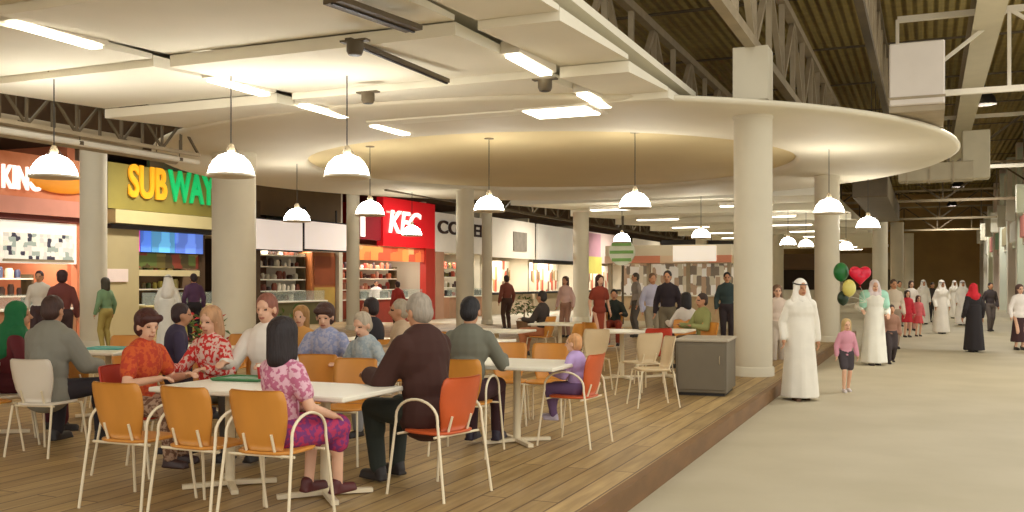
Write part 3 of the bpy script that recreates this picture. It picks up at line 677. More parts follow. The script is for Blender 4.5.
# the table in front
table((-4.65, 5.66, DZ), .80, .78, 'white square cafe table, left half of the long table in front')
table((-3.83, 5.66, DZ), .80, .78, 'white square cafe table before the man in brown coat')
P = at(517, 8.95, DZ); table(P, 1.05, .9, 'white table in front of the grey-shirted man and the lavender child', R(0))
table(at(497, 15.0, DZ), 1.0, .8, 'small white table far behind the grey-shirted man')
table(at(622, 14.9, DZ), .8, .8, 'white far table left half beside the grey waste unit'); table(at(665, 15.1, DZ), .8, .8, 'white far table right half beside the grey waste unit')
table(at(108, 10.7, DZ), 1.0, .85, 'pale table behind the boy in the orange shirt')
table(at(366, 12.6, DZ), .9, .9, 'table behind the boy in the light blue shirt')
table(at(196, 11.0, DZ), .95, .85, 'table in front of the thick column')
chair(652, 11.6, 100, 'pale chair in the open floor left of the waste unit', 'pale')
table(at(470, 12.3, DZ), .9, .9, 'white table just behind the grey-shirted man', 0)
table(at(-8, 9.4, DZ), .9, .9, 'table cut by the left edge of the picture')
table(at(560, 17.5, DZ), .9, .9, 'far table left of the woman in rust dress')
# foreground chairs
chair(0, 0, 0, 'orange armchair in front, left of the three at the long table', pos=(-4.86, 5.0, DZ), rot=2)
chair(0, 0, 0, 'orange armchair in front, the middle and empty one of three', pos=(-4.26, 4.98, DZ), rot=-2)
chair(0, 0, 0, 'orange armchair in front under the girl in the pink top', pos=(-3.74, 5.0, DZ), rot=3)
chair(0, 0, 0, 'rust red armchair under the man in the brown coat', 'rust', pos=(-3.17, 6.08, DZ), rot=76)
chair(467, 8.42, -16, 'orange armchair under the man in the grey shirt')
chair(574, 8.9, 62, 'rust red armchair under the lavender child', 'rust')
chair(48, 8.42, -12, 'white shell chair under the man in the grey jacket', 'white')
chair(8, 8.9, -60, 'white shell chair under the woman in green headscarf', 'white')
chair(0, 0, 0, 'red chair under the boy in the orange shirt', 'red', pos=(-5.64, 5.80, DZ), rot=-82)
chair(345, 8.05, 165, 'orange chair across the table, nearest the brown coat', 'plain')
chair(308, 8.5, 172, 'orange chair across the table between man in white and the boy in blue', 'plain')
chair(325, 9.35, 175, 'orange chair under the boy in the light blue shirt', 'plain')
chair(263, 8.35, 180, 'orange chair under the man in the white shirt', 'plain')
chair(208, 8.45, 180, 'orange chair under the woman in the red and white top', 'plain')
chair(92, 9.9, -30, 'orange chair left of the pale back table', 'plain')
chair(118, 11.6, 175, 'orange chair behind the pale back table', 'plain')
chair(232, 11.9, 160, 'orange chair at the foot of the thick column', 'plain')
chair(176, 9.9, -60, 'orange chair under the person in the dark blue shirt', 'plain')
chair(507, 10.2, 175, 'orange chair across the table from the man in grey, left one', 'plain')
chair(546, 10.1, 165, 'orange chair across the table, next to the lavender child', 'plain')
chair(372, 11.2, 60, 'orange chair under the person in black by the far table', 'plain')
chair(430, 12.5, 120, 'orange chair between the brown coat and the coffee shop', 'plain')
chair(590, 13.2, 150, 'pale chair behind the lavender child', 'pale')
chair(640, 12.6, 30, 'pale chair next to the low pale table', 'pale')
chair(654, 13.9, 10, 'dark red chair at the far table by the waste unit', 'red')
chair(700, 15.6, 120, 'orange chair just behind the waste unit', 'plain')
chair(685, 16.6, 170, 'orange chair behind the far table', 'plain')
chair(567, 15.4, 60, 'orange chair in front of the far white shop counter', 'plain')
chair(600, 15.8, -60, 'orange chair beside the woman in rust dress', 'plain')
chair(-18, 8.4, -30, 'orange chair at the left border of the picture', 'plain')

chair(614, 22, 170, 'orange chair under the person in black top by the kiosk', 'plain')
chair(541, 18.5, 60, 'orange chair under the person near the far white shop', 'plain')
chair(398, 10.4, 100, 'orange chair under the person in cream top', 'plain')
chair(300, 10.6, 170, 'orange chair under the second child', 'plain')
# ------------------------------------------------------------------ people
WORK = bpy.data.scenes.new('work')               # a scratch scene for the remeshing, removed at the end
def remesh(mb, vox, smooth=3):
    me = mb.mesh('tmp'); o = bpy.data.objects.new('tmp', me); WORK.collection.objects.link(o)
    m = o.modifiers.new('r', 'REMESH'); m.mode = 'VOXEL'; m.voxel_size = vox; m.use_smooth_shade = True
    if smooth:
        s = o.modifiers.new('s', 'SMOOTH'); s.factor = .5; s.iterations = smooth
    
    with bpy.context.temp_override(scene=WORK, view_layer=WORK.view_layers[0]):
        dg = bpy.context.evaluated_depsgraph_get(); out = bpy.data.meshes.new_from_object(o.evaluated_get(dg))
    bpy.data.objects.remove(o); bpy.data.meshes.remove(me)
    return out
def ik(a, t, l1, l2, hint):
    a = Vector(a); t = Vector(t); d = t - a; L = min(d.length, (l1 + l2) * .995); u = d.normalized(); t = a + u * L
    x = (l1 * l1 - l2 * l2 + L * L) / (2 * L); h = math.sqrt(max(l1 * l1 - x * x, 0)); hv = Vector(hint); hv = (hv - u * hv.dot(u))
    hv = hv.normalized() if hv.length > 1e-4 else Vector((0, 1, 0))
    return a + u * x + hv * h, t
SK = {'fair': (224, 176, 146), 'tan': (196, 142, 106), 'brown': (150, 100, 70)}
def fab(c, pat=None):
    nm = 'fabric_%d_%d_%d_%s' % (c[0], c[1], c[2], pat or '')
    if pat: return mat(nm, c, .85, .1, 30, bump=.2, bscale=25, rgb2=pat, kind='spots')
    return mat(nm, c, .85, .07, 5, bump=.08, bscale=12)
def person(label, px, d, face, pose='stand', H=1.72, z0=0.0, skin='tan', sex='m', top=(200, 200, 200), toppat=None, sleeve='long', bottom=(50, 46, 50), botpat=None, botkind='trousers',
           hair=(40, 28, 22), hairkind='short', outer=None, lean=4, turn=0, nod=0, hands=None, shoe=(40, 34, 32), seat=.45, stride=.0, near=False, pos=None, vox=None, headscale=1.0, bulk=1.0, knees=.09, robe=None, headcover=None, group=None):
    s = H / 1.75; V = Vector; stride = min(stride, .07) if robe else stride; vox = vox or (.011 if near else .02)
    hs = (1 + (1.75 - H) * .28) * headscale           # children have larger heads
    sit = pose == 'sit'; w = (1.0 if sex == 'm' else .9) * bulk
    hz = (seat + .10 * s + .0) if sit else .93 * s
    hip = V((0, -.06 if sit else 0, hz)); u = V((0, math.sin(R(lean)), math.cos(R(lean))))
    waist = hip + u * .16 * s; chest = hip + u * .34 * s; nb = hip + u * .51 * s
    hd = nb + V((0, .015 * s + math.sin(R(lean)) * .05, (.13 + .02 * (hs - 1)) * s)) * 1.0 + V((0, 0, .02 * s))
    hipw = .095 * s * w; shw = (.158 if sex == 'm' else .138) * s * bulk
    legs = []
    for sd in (-1, 1):
        h = hip + V((sd * hipw, 0, -.02 * s))
        if sit:
            kn = V((sd * (knees + .02) * s * 1.15, hip.y + .43 * s, hz - .0 * s)); ft = V((sd * knees * s * 1.25, kn.y + (.02 if sd > 0 else -.05), max(.075 * s, kn.z - .43 * s)))
            kn.z = max(min(hz - .01, ft.z + .43 * s), 0)
        else:
            ft = V((sd * .085 * s, sd * stride * s, .075 * s + (.04 * s if sd < 0 and stride > .1 else 0))); kn, ft = ik(h, ft, .43 * s, .43 * s, (0, 1, 0))
        legs.append((h, kn, ft))
    arms = []
    if hands is None: hands = [(-.2, .36, .235), (.2, .36, .235)] if sit else [(-.25, .06, -.06), (.25, .08, -.06)]
    for sd, hh in zip((-1, 1), hands):
        sh = hip + u * .435 * s + V((sd * shw, 0, 0)); tg = hip + V(hh) * s
        el, wr = ik(sh, tg, .28 * s, .25 * s, (sd * .5, -.7, -.6)); arms.append((sh, el, wr, sd))
    rh = Euler((R(-nod), 0, R(turn))).to_matrix()
    body = MB()
    def H_(v): return hd + rh @ (V(v) * s * hs)
    body.ell(H_((0, -.01, .03)), (.076 * s * hs, .095 * s * hs, .095 * s * hs), rh); body.ell(H_((0, .025, -.045)), (.054 * s * hs, .062 * s * hs, .072 * s * hs), rh)
    body.cap(H_((0, .082, .012)), H_((0, .106, -.022)), .010 * s * hs, .016 * s * hs, 8); body.ell(H_((0, .078, -.062)), (.024 * s * hs, .014 * s * hs, .012 * s * hs), rh, 8, 6)
    body.cap(H_((-.03, .078, .03)), H_((.03, .078, .03)), .013 * s * hs, .013 * s * hs, 8)
    for sd in (-1, 1): body.ell(H_((sd * .08, -.005, -.01)), (.012 * s * hs, .022 * s * hs, .034 * s * hs), rh, 8, 6)
    body.cap(nb - u * .02 * s, H_((0, -.015, -.05)), .056 * s, .052 * s)
    def torso(mb, e, low=True):
        mb.ell(chest + u * .02 * s, ((.165 * w) * s + e, .112 * s * bulk + e, .19 * s + e)); mb.ell(waist, (.135 * w * s + e, .105 * s * bulk + e, .17 * s + e))
        mb.cap(hip + u * .425 * s + V((-shw * .9, 0, 0)), hip + u * .425 * s + V((shw * .9, 0, 0)), .056 * s + e, .056 * s + e)
        for sd in (-1, 1): mb.cap(nb - u * .03 * s + V((sd * .02 * s, -.012 * s, 0)), hip + u * .445 * s + V((sd * shw * .85, -.01 * s, 0)), .046 * s + e * .6, .04 * s + e)
        if low: mb.ell(hip + V((0, 0, -.01 * s)), (.165 * w * s + e, .125 * s + e, .12 * s + e))
    def arm(mb, A, e, up=1.0, lo=1.0):
        sh, el, wr, sd = A
        mb.cap(sh, sh.lerp(el, up), .047 * s * bulk + e, .052 * s + (.042 * s - .052 * s) * up + e)
        if lo: mb.cap(el, el.lerp(wr, lo), .041 * s + e, .041 * s - .012 * s * lo + e)
    def leg(mb, Lg, e, lo=1.0, up=1.0):
        h, kn, ft = Lg
        mb.cap(h, h.lerp(kn, up), .085 * s * w + e, (.085 - .03 * up) * s * w + e)
        if lo: mb.cap(kn, kn.lerp(ft, lo), .054 * s + e, (.054 - .017 * lo) * s + e)
        if lo > .5: mb.ell(kn.lerp(ft, .3) + V((0, -.015 * s, 0)), (.05 * s + e, .055 * s + e, .1 * s + e))
    torso(body, 0)
    for A in arms:
        arm(body, A, 0); sh, el, wr, sd = A; f = (wr - el).normalized(); side = f.cross(V((0, 0, 1)));
        side = side.normalized() if side.length > .1 else V((0, 1, 0)) if True else side
        if abs(f.z) > .7: side = V((0, 1, 0)) - f * f.y; side.normalize()
        nrm = side.cross(f).normalized(); hl = s
        body.cap(wr, wr + f * .035 * hl, .026 * s, .03 * s, 8)
        for q in (-1, -.33, .33, 1): body.cap(wr + f * .03 * hl + side * q * .016 * hl, wr + f * .082 * hl + side * q * .026 * hl, .013 * s, .0105 * s, 8)
        for q, ln in ((-1, .062), (-.33, .078), (.33, .084), (1, .072)):
            b0 = wr + f * .082 * hl + side * q * .027 * hl; b1 = b0 + (f * .8 + nrm * .35 * -1).normalized() * ln * .5 * hl; b2 = b1 + (f * .5 - nrm * .6).normalized() * ln * .5 * hl
            body.cap(b0, b1, .0098 * s, .009 * s, 8); body.cap(b1, b2, .009 * s, .0075 * s, 8)
        tb = wr + f * .03 * hl + side * .028 * hl * (1 if sd < 0 else -1); t1 = tb + (f * .6 + side * (1 if sd < 0 else -1) * .7).normalized() * .035 * hl
        body.cap(tb, t1, .012 * s, .0105 * s, 8); body.cap(t1, t1 + (f * .9 + side * (1 if sd < 0 else -1) * .2).normalized() * .03 * hl, .0105 * s, .009 * s, 8)
    for Lg in legs:
        leg(body, Lg, 0); h, kn, ft = Lg
        body.cap(ft, ft + V((0, .0, -.03 * s)), .036 * s, .032 * s); body.cap(ft + V((0, -.02 * s, -.035 * s)), ft + V((0, .13 * s, -.045 * s)), .032 * s, .026 * s)
    me = remesh(body, vox if not near else .009, 2)
    skn = mat('skin_' + skin, SK[skin], .5, .08, 10); eye = mat('eye_dark', (40, 26, 22), .3, .05, 10); lip = mat('lips_' + skin, tuple(int(v * .8) for v in SK[skin][:1]) + tuple(int(v * .62) for v in SK[skin][1:]), .5, .05, 10)
    loc = V(pos) if pos else at(px, d, z0)
    o = link('person', me, [skn, eye, lip], None, loc, R(HEAD + face)); tag(o, label, 'person', group)
    inv = rh.inverted()
    for p in me.polygons:
        c = p.center
        if c.z > hd.z - .13 * s * hs:
            q = (inv @ (c - hd)) / (s * hs)
            if q.y > .05 and (abs(abs(q.x) - .031) < .011 and abs(q.z - .004) < .0065): p.material_index = 1
            elif q.y > .05 and abs(q.x) < .024 and abs(q.z + .066) < .009: p.material_index = 2
    def cloth(name, mb, m, v=None, sm=3, lab=None):
        c = link(name, remesh(mb, v or vox, sm), m, o)
        if lab: c['label'] = lab
        return c
    e0 = .016 * s + .004
    if robe:                                    # long loose robe over the whole figure
        mb = MB(); torso(mb, e0 + .01, False); rings = []
        bt = .05 * s
        for k in range(13):
            q = k / 12; z = hip.z + .25 * s - q * (hip.z + .25 * s - bt); rx = (.18 + .085 * q ** 1.1) * s * w; ry = (.15 + .13 * q ** .8) * s; cy = hip.y
            rings.append([V((rx * math.cos(2 * PI * j / 32) * (1 + .03 * q * math.sin(j * 1.57 + px)), cy + ry * math.sin(2 * PI * j / 32) * (1 + .03 * q * math.sin(j * 1.57 + px)), z)) for j in range(32)])
        rings.reverse(); mb.loft(rings)
        for A in arms: arm(mb, A, .019 * s, 1, .93)
        mb.cap(nb, nb + u * .02 * s, .07 * s, .062 * s)
        cloth('robe', mb, fab(robe, toppat), None, 2)
        if bottom and botkind == 'drape': pass
    else:
        if botkind == 'trousers':
            mb = MB(); mb.ell(hip + V((0, 0, -.01 * s)), (.168 * w * s + e0, .125 * s + e0, .125 * s + e0))
            for Lg in legs: leg(mb, Lg, e0, .95)
            cloth('trousers', mb, fab(bottom, botpat))
        elif botkind == 'shorts':
            mb = MB(); mb.ell(hip + V((0, 0, -.01 * s)), (.168 * w * s + e0, .125 * s + e0, .12 * s + e0))
            for Lg in legs: leg(mb, Lg, e0 + .01, 0, .75)
            cloth('shorts', mb, fab(bottom, botpat))
        elif botkind in ('skirt', 'longskirt'):
            mb = MB(); ln = .5 if botkind == 'skirt' else .84
            if sit:
                mb.ell(hip + V((0, 0, -.01 * s)), (.175 * s + e0, .135 * s + e0, .12 * s + e0))
                for Lg in legs: mb.cap(Lg[0], Lg[1] + V((0, .0, 0)), .10 * s + e0, .085 * s + e0)
                mb.cap(hip + V((0, .05, 0)), (legs[0][1] + legs[1][1]) / 2 + V((0, .0, -.0)), .1 * s, .09 * s)
                for Lg in legs: mb.cap(Lg[1], Lg[1].lerp(Lg[2], .25 if botkind == 'skirt' else .85), .085 * s, .09 * s)
            else:
                rings = []
                for k in range(9):
                    q = k / 8; z = hip.z + .12 * s - q * ln * s; rx = (.14 + (.12 if botkind == 'skirt' else .1) * q) * s * w
                    rings.append([V((rx * math.cos(2 * PI * j / 32) * (1 + .05 * q * math.sin(j * 2.4)), rx * .8 * math.sin(2 * PI * j / 32) * (1 + .06 * q * math.sin(j * 1.7)), z)) for j in range(32)])
                rings.reverse(); mb.loft(rings)
            cloth('skirt', mb, fab(bottom, botpat))
        mb = MB(); torso(mb, e0)
        for A in arms:
            if sleeve == 'long': arm(mb, A, e0, 1, .95)
            elif sleeve == 'short': arm(mb, A, e0 + .004, .6, 0)
        mb.cap(nb - u * .01, nb + u * .015 * s, .07 * s, .062 * s)
        cloth('shirt', mb, fab(top, toppat))
        if outer:
            mb = MB(); torso(mb, e0 + .022 * s); mb.ell(hip + V((0, 0, -.04 * s)), (.19 * w * s + e0, .165 * s + e0, .15 * s + e0))
            mb.cap(chest, waist, .15 * s * bulk, .155 * s * bulk)
            for A in arms: arm(mb, A, e0 + .018 * s, 1, .9)
            cloth('coat', mb, fab(outer))
    for Lg in legs:
        ft = Lg[2]; mb = MB(); mb.cap(ft + V((0, -.03 * s, -.032 * s)), ft + V((0, .145 * s, -.042 * s)), .042 * s, .034 * s); mb.cap(ft + V((0, -.02 * s, 0)), ft + V((0, -.02 * s, -.03 * s)), .046 * s, .042 * s)
        mb.box(ft.x - .04 * s, ft.x + .04 * s, ft.y - .07 * s, ft.y + .17 * s, ft.z - .075 * s, ft.z - .055 * s)
        cloth('shoe', mb, mat('shoe_%d_%d_%d' % shoe, shoe, .5, .1, 6), None, 1)
    k = s * hs; hm = mat('hair_%d_%d_%d' % hair, hair, .6, .3, 30, bump=.5, bscale=60, stretch=(1, 1, .2))
    if headcover:                               # a cloth over head and shoulders, face open
        mb = MB(); mb.ell(H_((0, -.028, .035)), (.098 * k, .108 * k, .112 * k), rh); mb.ell(H_((0, -.05, -.04)), (.098 * k, .085 * k, .12 * k), rh)
        mb.cap(H_((0, -.05, -.06)), nb + V((0, -.06 * s, -.04 * s)), .085 * k, .13 * s); mb.cap(H_((0, -.0, -.115)), nb + V((0, .03 * s, -.03 * s)), .06 * k, .085 * s)
        if headcover[1] == 'long': mb.cap(nb + V((0, -.06 * s, -.03 * s)), chest + V((0, -.07 * s, 0)), .135 * s, .14 * s)
        for sd in (-1, 1): mb.cap(H_((sd * .075, .0, .02)), nb + V((sd * .1 * s, .03 * s, -.04 * s)), .03 * k, .055 * s)
        if headcover[2] == 'w': mb.cap(nb + V((-.1 * s, .0, -.03 * s)), nb + V((.1 * s, .0, -.03 * s)), .09 * s, .09 * s)
        cloth('headscarf', mb, fab(headcover[0]), None, 2)
        if headcover[2] == 'm':
            mb = MB(); pts = [H_((.096 * math.cos(2 * PI * j / 20), -.025 + .108 * math.sin(2 * PI * j / 20), .07 - .02 * math.sin(2 * PI * j / 20))) for j in range(21)]
            link('head_cord', mb.tube(pts, .008 * k, 6).mesh(), BLACK, o)
    elif hairkind:
        mb = MB(); mb.ell(H_((0, -.022, .042)), (.088 * k, .100 * k, .098 * k), rh)
        if hairkind == 'short': mb.ell(H_((0, -.045, -.01)), (.084 * k, .075 * k, .085 * k), rh)
        if hairkind == 'shaggy':
            mb.ell(H_((0, -.03, .05)), (.102 * k, .108 * k, .1 * k), rh); mb.cap(H_((-.06, .06, .075)), H_((.06, .06, .075)), .034 * k, .034 * k); mb.ell(H_((0, -.045, -.02)), (.095 * k, .08 * k, .09 * k), rh)
        if hairkind in ('long', 'bob'):
            mb.ell(H_((0, -.03, .045)), (.100 * k, .108 * k, .1 * k), rh)
            mb.cap(H_((0, -.05, .03)), H_((0, -.065, -.13 if hairkind == 'bob' else -.21)), .092 * k, .085 * k)
            for sd in (-1, 1): mb.cap(H_((sd * .06, -.02, .03)), H_((sd * .066, -.03, -.12 if hairkind == 'bob' else -.2)), .042 * k, .04 * k)
        cloth('hair', mb, hm, None, 2)
    return o

K1 = dict(near=True, z0=DZ, pose='sit')
# foreground sitters
person('man in dark brown coat sitting with his back to us at the long table', 0, 0, 48, pos=(-3.36, 6.20, DZ), sex='m', H=1.88, hair=(168, 156, 140), hairkind='short', top=(60, 44, 40), outer=(62, 31, 22), bottom=(44, 50, 44),
       bulk=1.03, lean=9, nod=14, hands=[(-.16, .42, .22), (.18, .42, .22)], **K1)
person('girl with long black hair, pink flowered top and magenta skirt on the front chair', 0, 0, -36, pos=(-3.74, 5.10, DZ), sex='f', H=1.56, hair=(34, 22, 24), hairkind='bob', headscale=1.05, top=(220, 176, 190), toppat=(186, 104, 134), sleeve='short',
       bottom=(176, 50, 92), botpat=(120, 50, 110), botkind='skirt', skin='fair', lean=3, hands=[(-.14, .36, .12), (.2, .3, .10)], shoe=(84, 30, 30), turn=20, **K1)
person('black-haired man in grey shirt sitting at the middle table', 469, 8.52, -20, H=1.78, hair=(26, 22, 26), hairkind='short', top=(112, 112, 98), bottom=(62, 34, 40), lean=9, nod=8, shoe=(40, 30, 50),
       hands=[(-.18, .4, .24), (.18, .42, .24)], bulk=1.04, **K1)
person('boy in orange shirt with shaggy brown hair at the table end', 0, 0, -112, pos=(-5.60, 5.80, DZ), H=1.6, hair=(74, 34, 28), hairkind='shaggy', top=(204, 88, 40), toppat=(184, 60, 36), sleeve='short', bottom=(170, 140, 116), botpat=(110, 76, 56), skin='fair',
       lean=10, nod=10, turn=-20, hands=[(-.2, .36, .23), (.2, .38, .23)], shoe=(60, 40, 40), **K1)
person('man in white shirt with reddish face across the long table', 266, 8.3, 165, H=1.84, hair=(150, 92, 74), hairkind='short', top=(236, 228, 216), bottom=(80, 74, 66), skin='fair', nod=6, **K1)
person('boy in light blue shirt sitting behind the orange chairs', 326, 9.3, 175, H=1.62, hair=(76, 48, 40), hairkind='shaggy', top=(150, 158, 194), toppat=(180, 180, 200), sleeve='short', skin='fair', nod=14, lean=10, bottom=(150, 130, 90), **K1)
person('man in grey jacket with white collar on the white shell chair', 51, 8.5, -14, H=1.80, hair=(70, 44, 36), hairkind='short', top=(226, 216, 200), outer=(138, 136, 124), bottom=(44, 38, 44), lean=8, nod=6, hands=[(-.15, .38, .2), (.2, .42, .16)], knees=.16, **K1)
person('woman in green headscarf and dark red dress at the left edge', 16, 9.1, -62, H=1.66, sex='f', headcover=((24, 104, 58), 'long', 'w'), top=(96, 26, 34), bottom=(84, 22, 32), botkind='longskirt', lean=8, **K1)
person('person in dark blue shirt sitting behind the boy in orange', 174, 9.9, -70, H=1.62, hair=(56, 34, 34), hairkind='short', top=(62, 52, 78), bottom=(60, 50, 60), lean=14, z0=DZ, pose='sit')
person('woman with tan hair in red and white top across the long table', 209, 8.3, 160, H=1.6, sex='f', hair=(206, 158, 116), hairkind='bob', top=(206, 46, 42), toppat=(224, 190, 176), bottom=(120, 110, 90), skin='fair', shoe=(34, 30, 40), nod=10, **K1)
person('pale grey-blue dressed person leaning at the table before the brown coat', 368, 8.9, 150, H=1.5, sex='f', hair=(196, 180, 156), hairkind='short', top=(176, 184, 184), toppat=(156, 168, 174), bottom=(150, 150, 150), skin='fair', lean=16, nod=16, **K1)
person('person in black sitting at the far table under the red sign', 372, 11.2, 70, H=1.68, hair=(40, 24, 24), hairkind='short', top=(44, 40, 46), bottom=(40, 40, 40), z0=DZ, pose='sit', lean=8)
person('small child in lavender jacket sitting on the rust chair', 572, 8.95, 66, H=1.06, sex='f', hair=(218, 160, 104), hairkind='short', top=(190, 164, 216), bottom=(110, 84, 124), skin='fair', shoe=(190, 180, 200), lean=6, near=True, z0=DZ, pose='sit', bulk=1.25)
person('second child peeking behind the boy in light blue', 300, 10.6, 170, H=1.5, hair=(176, 128, 70), hairkind='bob', sex='f', top=(206, 150, 80), bottom=(120, 100, 70), skin='fair', z0=DZ, pose='sit')
person('person in cream top sitting behind the brown coat man', 398, 10.4, 100, H=1.66, hair=(176, 160, 136), hairkind='short', top=(196, 170, 140), bottom=(150, 110, 80), z0=DZ, pose='sit')
# standing figures in the hall
person('woman in rust red dress standing behind the middle tables', 599, 21.0, 200, H=1.66, z0=DZ, sex='f', hair=(70, 30, 24), hairkind='long', top=(140, 56, 36), bottom=(150, 62, 40), botkind='longskirt', sleeve='short', skin='fair')
person('man in white robe standing near the sandwich shop counter', 168, 21.0, 10, H=1.66, z0=DZ, robe=(232, 228, 216), headcover=((236, 230, 220), 'long', 'm'))
person('person in dark violet top at the sandwich counter', 194, 24, 30, H=1.72, z0=DZ, hair=(40, 24, 30), top=(84, 54, 84), bottom=(40, 34, 40))
person('man in black jacket standing before the kiosk', 668, 19.5, 160, H=1.74, z0=DZ, hair=(34, 24, 26), top=(40, 30, 38), bottom=(110, 100, 80))
person('man in pale blue shirt next to the black jacket', 652, 21, 190, H=1.7, z0=DZ, hair=(120, 90, 70), top=(178, 178, 200), bottom=(150, 140, 120))
person('seated person with black hair left of the waste unit', 685, 17.0, 20, H=1.66, z0=DZ, pose='sit', hair=(24, 18, 20), hairkind='bob', sex='f', top=(214, 206, 196), bottom=(80, 50, 50))
person('person in green patterned shirt seated behind the waste unit', 701, 16.0, 110, H=1.66, z0=DZ, pose='sit', hair=(60, 40, 30), top=(148, 150, 92), bottom=(90, 70, 50))
person('person in black and teal standing beside the big column', 727, 22.5, 170, H=1.74, z0=DZ, hair=(30, 24, 24), top=(50, 66, 66), bottom=(50, 40, 44))
person('person in black top seated at the kiosk, left end', 614, 22, 170, H=1.7, z0=DZ, pose='sit', hair=(34, 26, 26), top=(36, 44, 40), bottom=(150, 60, 40))
person('person in pink standing left of the kiosk', 566, 26, 150, H=1.66, z0=DZ, sex='f', hair=(80, 50, 40), hairkind='bob', top=(216, 180, 170), bottom=(160, 120, 100))
person('person in black seated near the far white shop', 541, 18.5, 60, H=1.7, z0=DZ, pose='sit', hair=(36, 24, 24), top=(60, 50, 46), bottom=(190, 120, 80))
person('person in brown standing before the coffee shop shelves', 507, 30, 30, H=1.72, z0=DZ, hair=(60, 36, 30), top=(130, 70, 56), bottom=(80, 56, 46))
person('tall person in grey walking near the kiosk', 637, 26, 100, H=1.76, z0=DZ, hair=(70, 60, 50), top=(150, 140, 130), bottom=(90, 84, 80))
person('shop worker in white behind the chicken counter', 0, 0, 200, pos=(-20.82, onX(376, -20.82).y, 0), H=1.74, hair=(60, 40, 36), top=(226, 214, 210), bottom=(90, 40, 40))
person('person with red top queuing at the chicken shop', 398, 33, 40, H=1.7, hair=(60, 30, 26), top=(160, 50, 40), bottom=(70, 50, 46), z0=0)
person('shop worker with dark hair at the burger counter', 40, 20.5, 190, H=1.75, z0=DZ, hair=(60, 30, 30), top=(206, 196, 180), bottom=(60, 40, 40))
person('person in maroon queuing at the burger counter', 62, 17.5, 20, H=1.72, z0=DZ, hair=(60, 28, 28), hairkind='shaggy', top=(104, 50, 44), bottom=(60, 40, 40))
person('person in teal queuing right of the slim column', 106, 21, 60, H=1.6, z0=DZ, sex='f', hair=(70, 60, 40), hairkind='bob', top=(120, 150, 110), bottom=(170, 150, 80))
# concourse
person('man in long white robe and headdress walking toward us', 800, 13.6, 180, H=1.72, near=True, robe=(236, 230, 216), headcover=((238, 232, 220), 'long', 'm'), skin='tan', stride=.12, turn=10, hands=[(-.25, .02, -.08), (.25, .06, -.06)], shoe=(90, 60, 40), vox=.013, turn2=0) if False else \
    person('man in long white robe and headdress walking toward us', 800, 13.6, 180, H=1.72, near=True, robe=(236, 230, 216), headcover=((238, 232, 220), 'long', 'm'), skin='tan', stride=.12, turn=10, hands=[(-.25, .02, -.08), (.25, .06, -.06)], shoe=(90, 60, 40), vox=.013)
person('small blond girl in pink jumper and dark skirt on the concourse', 846, 14.6, 180, H=1.10, near=True, sex='f', hair=(214, 180, 120), hairkind='bob', top=(214, 150, 166), bottom=(70, 62, 66), botkind='shorts', skin='fair', stride=.1, shoe=(220, 210, 210), vox=.013)
P22 = person('person in white robe with mint scarf over the shoulders', 874, 19.3, 175, H=1.72, near=True, robe=(236, 234, 222), headcover=((226, 214, 214), 'short', 'w'), skin='fair', stride=.12, vox=.016, hands=[(-.22, .2, .1), (.27, .12, .18)], shoe=(70, 60, 60))
mb = MB(); mb.cap((-.16, 0, 1.38), (.16, 0, 1.38), .12, .12); mb.cap((-.2, 0, 1.36), (-.22, .04, 1.2), .085, .08); mb.cap((.2, 0, 1.36), (.22, .04, 1.2), .085, .08)
link('shawl', remesh(mb, .016, 3), fab((170, 222, 200)), P22)
person('boy in brown and black walking at the right of the mint scarf', 891, 19.6, 175, H=1.2, hair=(60, 40, 34), top=(150, 110, 90), bottom=(60, 50, 50), stride=.12)
person('person in pale pink walking behind the robed man', 777, 18.5, 175, H=1.62, sex='f', hair=(120, 90, 70), hairkind='bob', top=(222, 204, 190), bottom=(190, 176, 160), stride=.1, skin='fair')
person('man in beige shirt beside the mint scarf person', 893, 24, 180, H=1.75, hair=(90, 70, 60), top=(206, 190, 168), bottom=(150, 130, 110))
person('child in red dress, left of the red pair on the concourse', 907, 29, 180, H=1.42, sex='f', hair=(60, 36, 30), hairkind='bob', top=(206, 50, 64), bottom=(190, 36, 50), botkind='skirt', skin='fair')
person('child in pink and red, right of the red pair on the concourse', 918, 29.5, 180, H=1.25, sex='f', hair=(90, 50, 40), hairkind='bob', top=(222, 110, 116), bottom=(214, 80, 84), botkind='skirt', skin='fair')
person('woman in white top behind the red dressed children', 911, 33, 175, H=1.72, sex='f', hair=(80, 56, 48), hairkind='bob', top=(230, 220, 210), bottom=(200, 150, 140), skin='fair')
person('man in white robe far down the concourse, left of the pair in white', 923, 38, 180, H=1.76, robe=(238, 232, 220), headcover=((238, 232, 222), 'long', 'm'))
person('person in black walking between the two men in white', 932, 40, 180, H=1.66, hair=(40, 34, 34), top=(70, 62, 60), bottom=(50, 46, 46))
person('man in white robe striding in the middle of the concourse', 941, 31, 190, H=1.74, robe=(240, 234, 224), headcover=((240, 234, 226), 'long', 'm'), stride=.14)
person('man in white robe farthest back on the concourse', 954, 44, 180, H=1.74, robe=(238, 232, 222), headcover=((236, 230, 222), 'long', 'm'))
person('man in white robe directly behind the woman in black', 962, 37, 180, H=1.74, robe=(238, 232, 222), headcover=((236, 230, 222), 'long', 'm'))
person('woman in long black dress with bright red headscarf', 974, 22.9, 0, H=1.64, sex='f', robe=(34, 28, 30), headcover=((196, 30, 44), 'short', 'w'), near=True, vox=.016, stride=.08)
person('slim person in dark clothes right of the woman in black', 990, 32.5, 180, H=1.66, hair=(60, 44, 40), top=(62, 52, 54), bottom=(90, 80, 76), stride=.1)
person('person in white top and long dark skirt at the right edge', 1019, 23.6, 180, H=1.62, sex='f', hair=(90, 60, 50), hairkind='bob', top=(234, 226, 218), bottom=(60, 34, 36), botkind='longskirt', skin='fair')
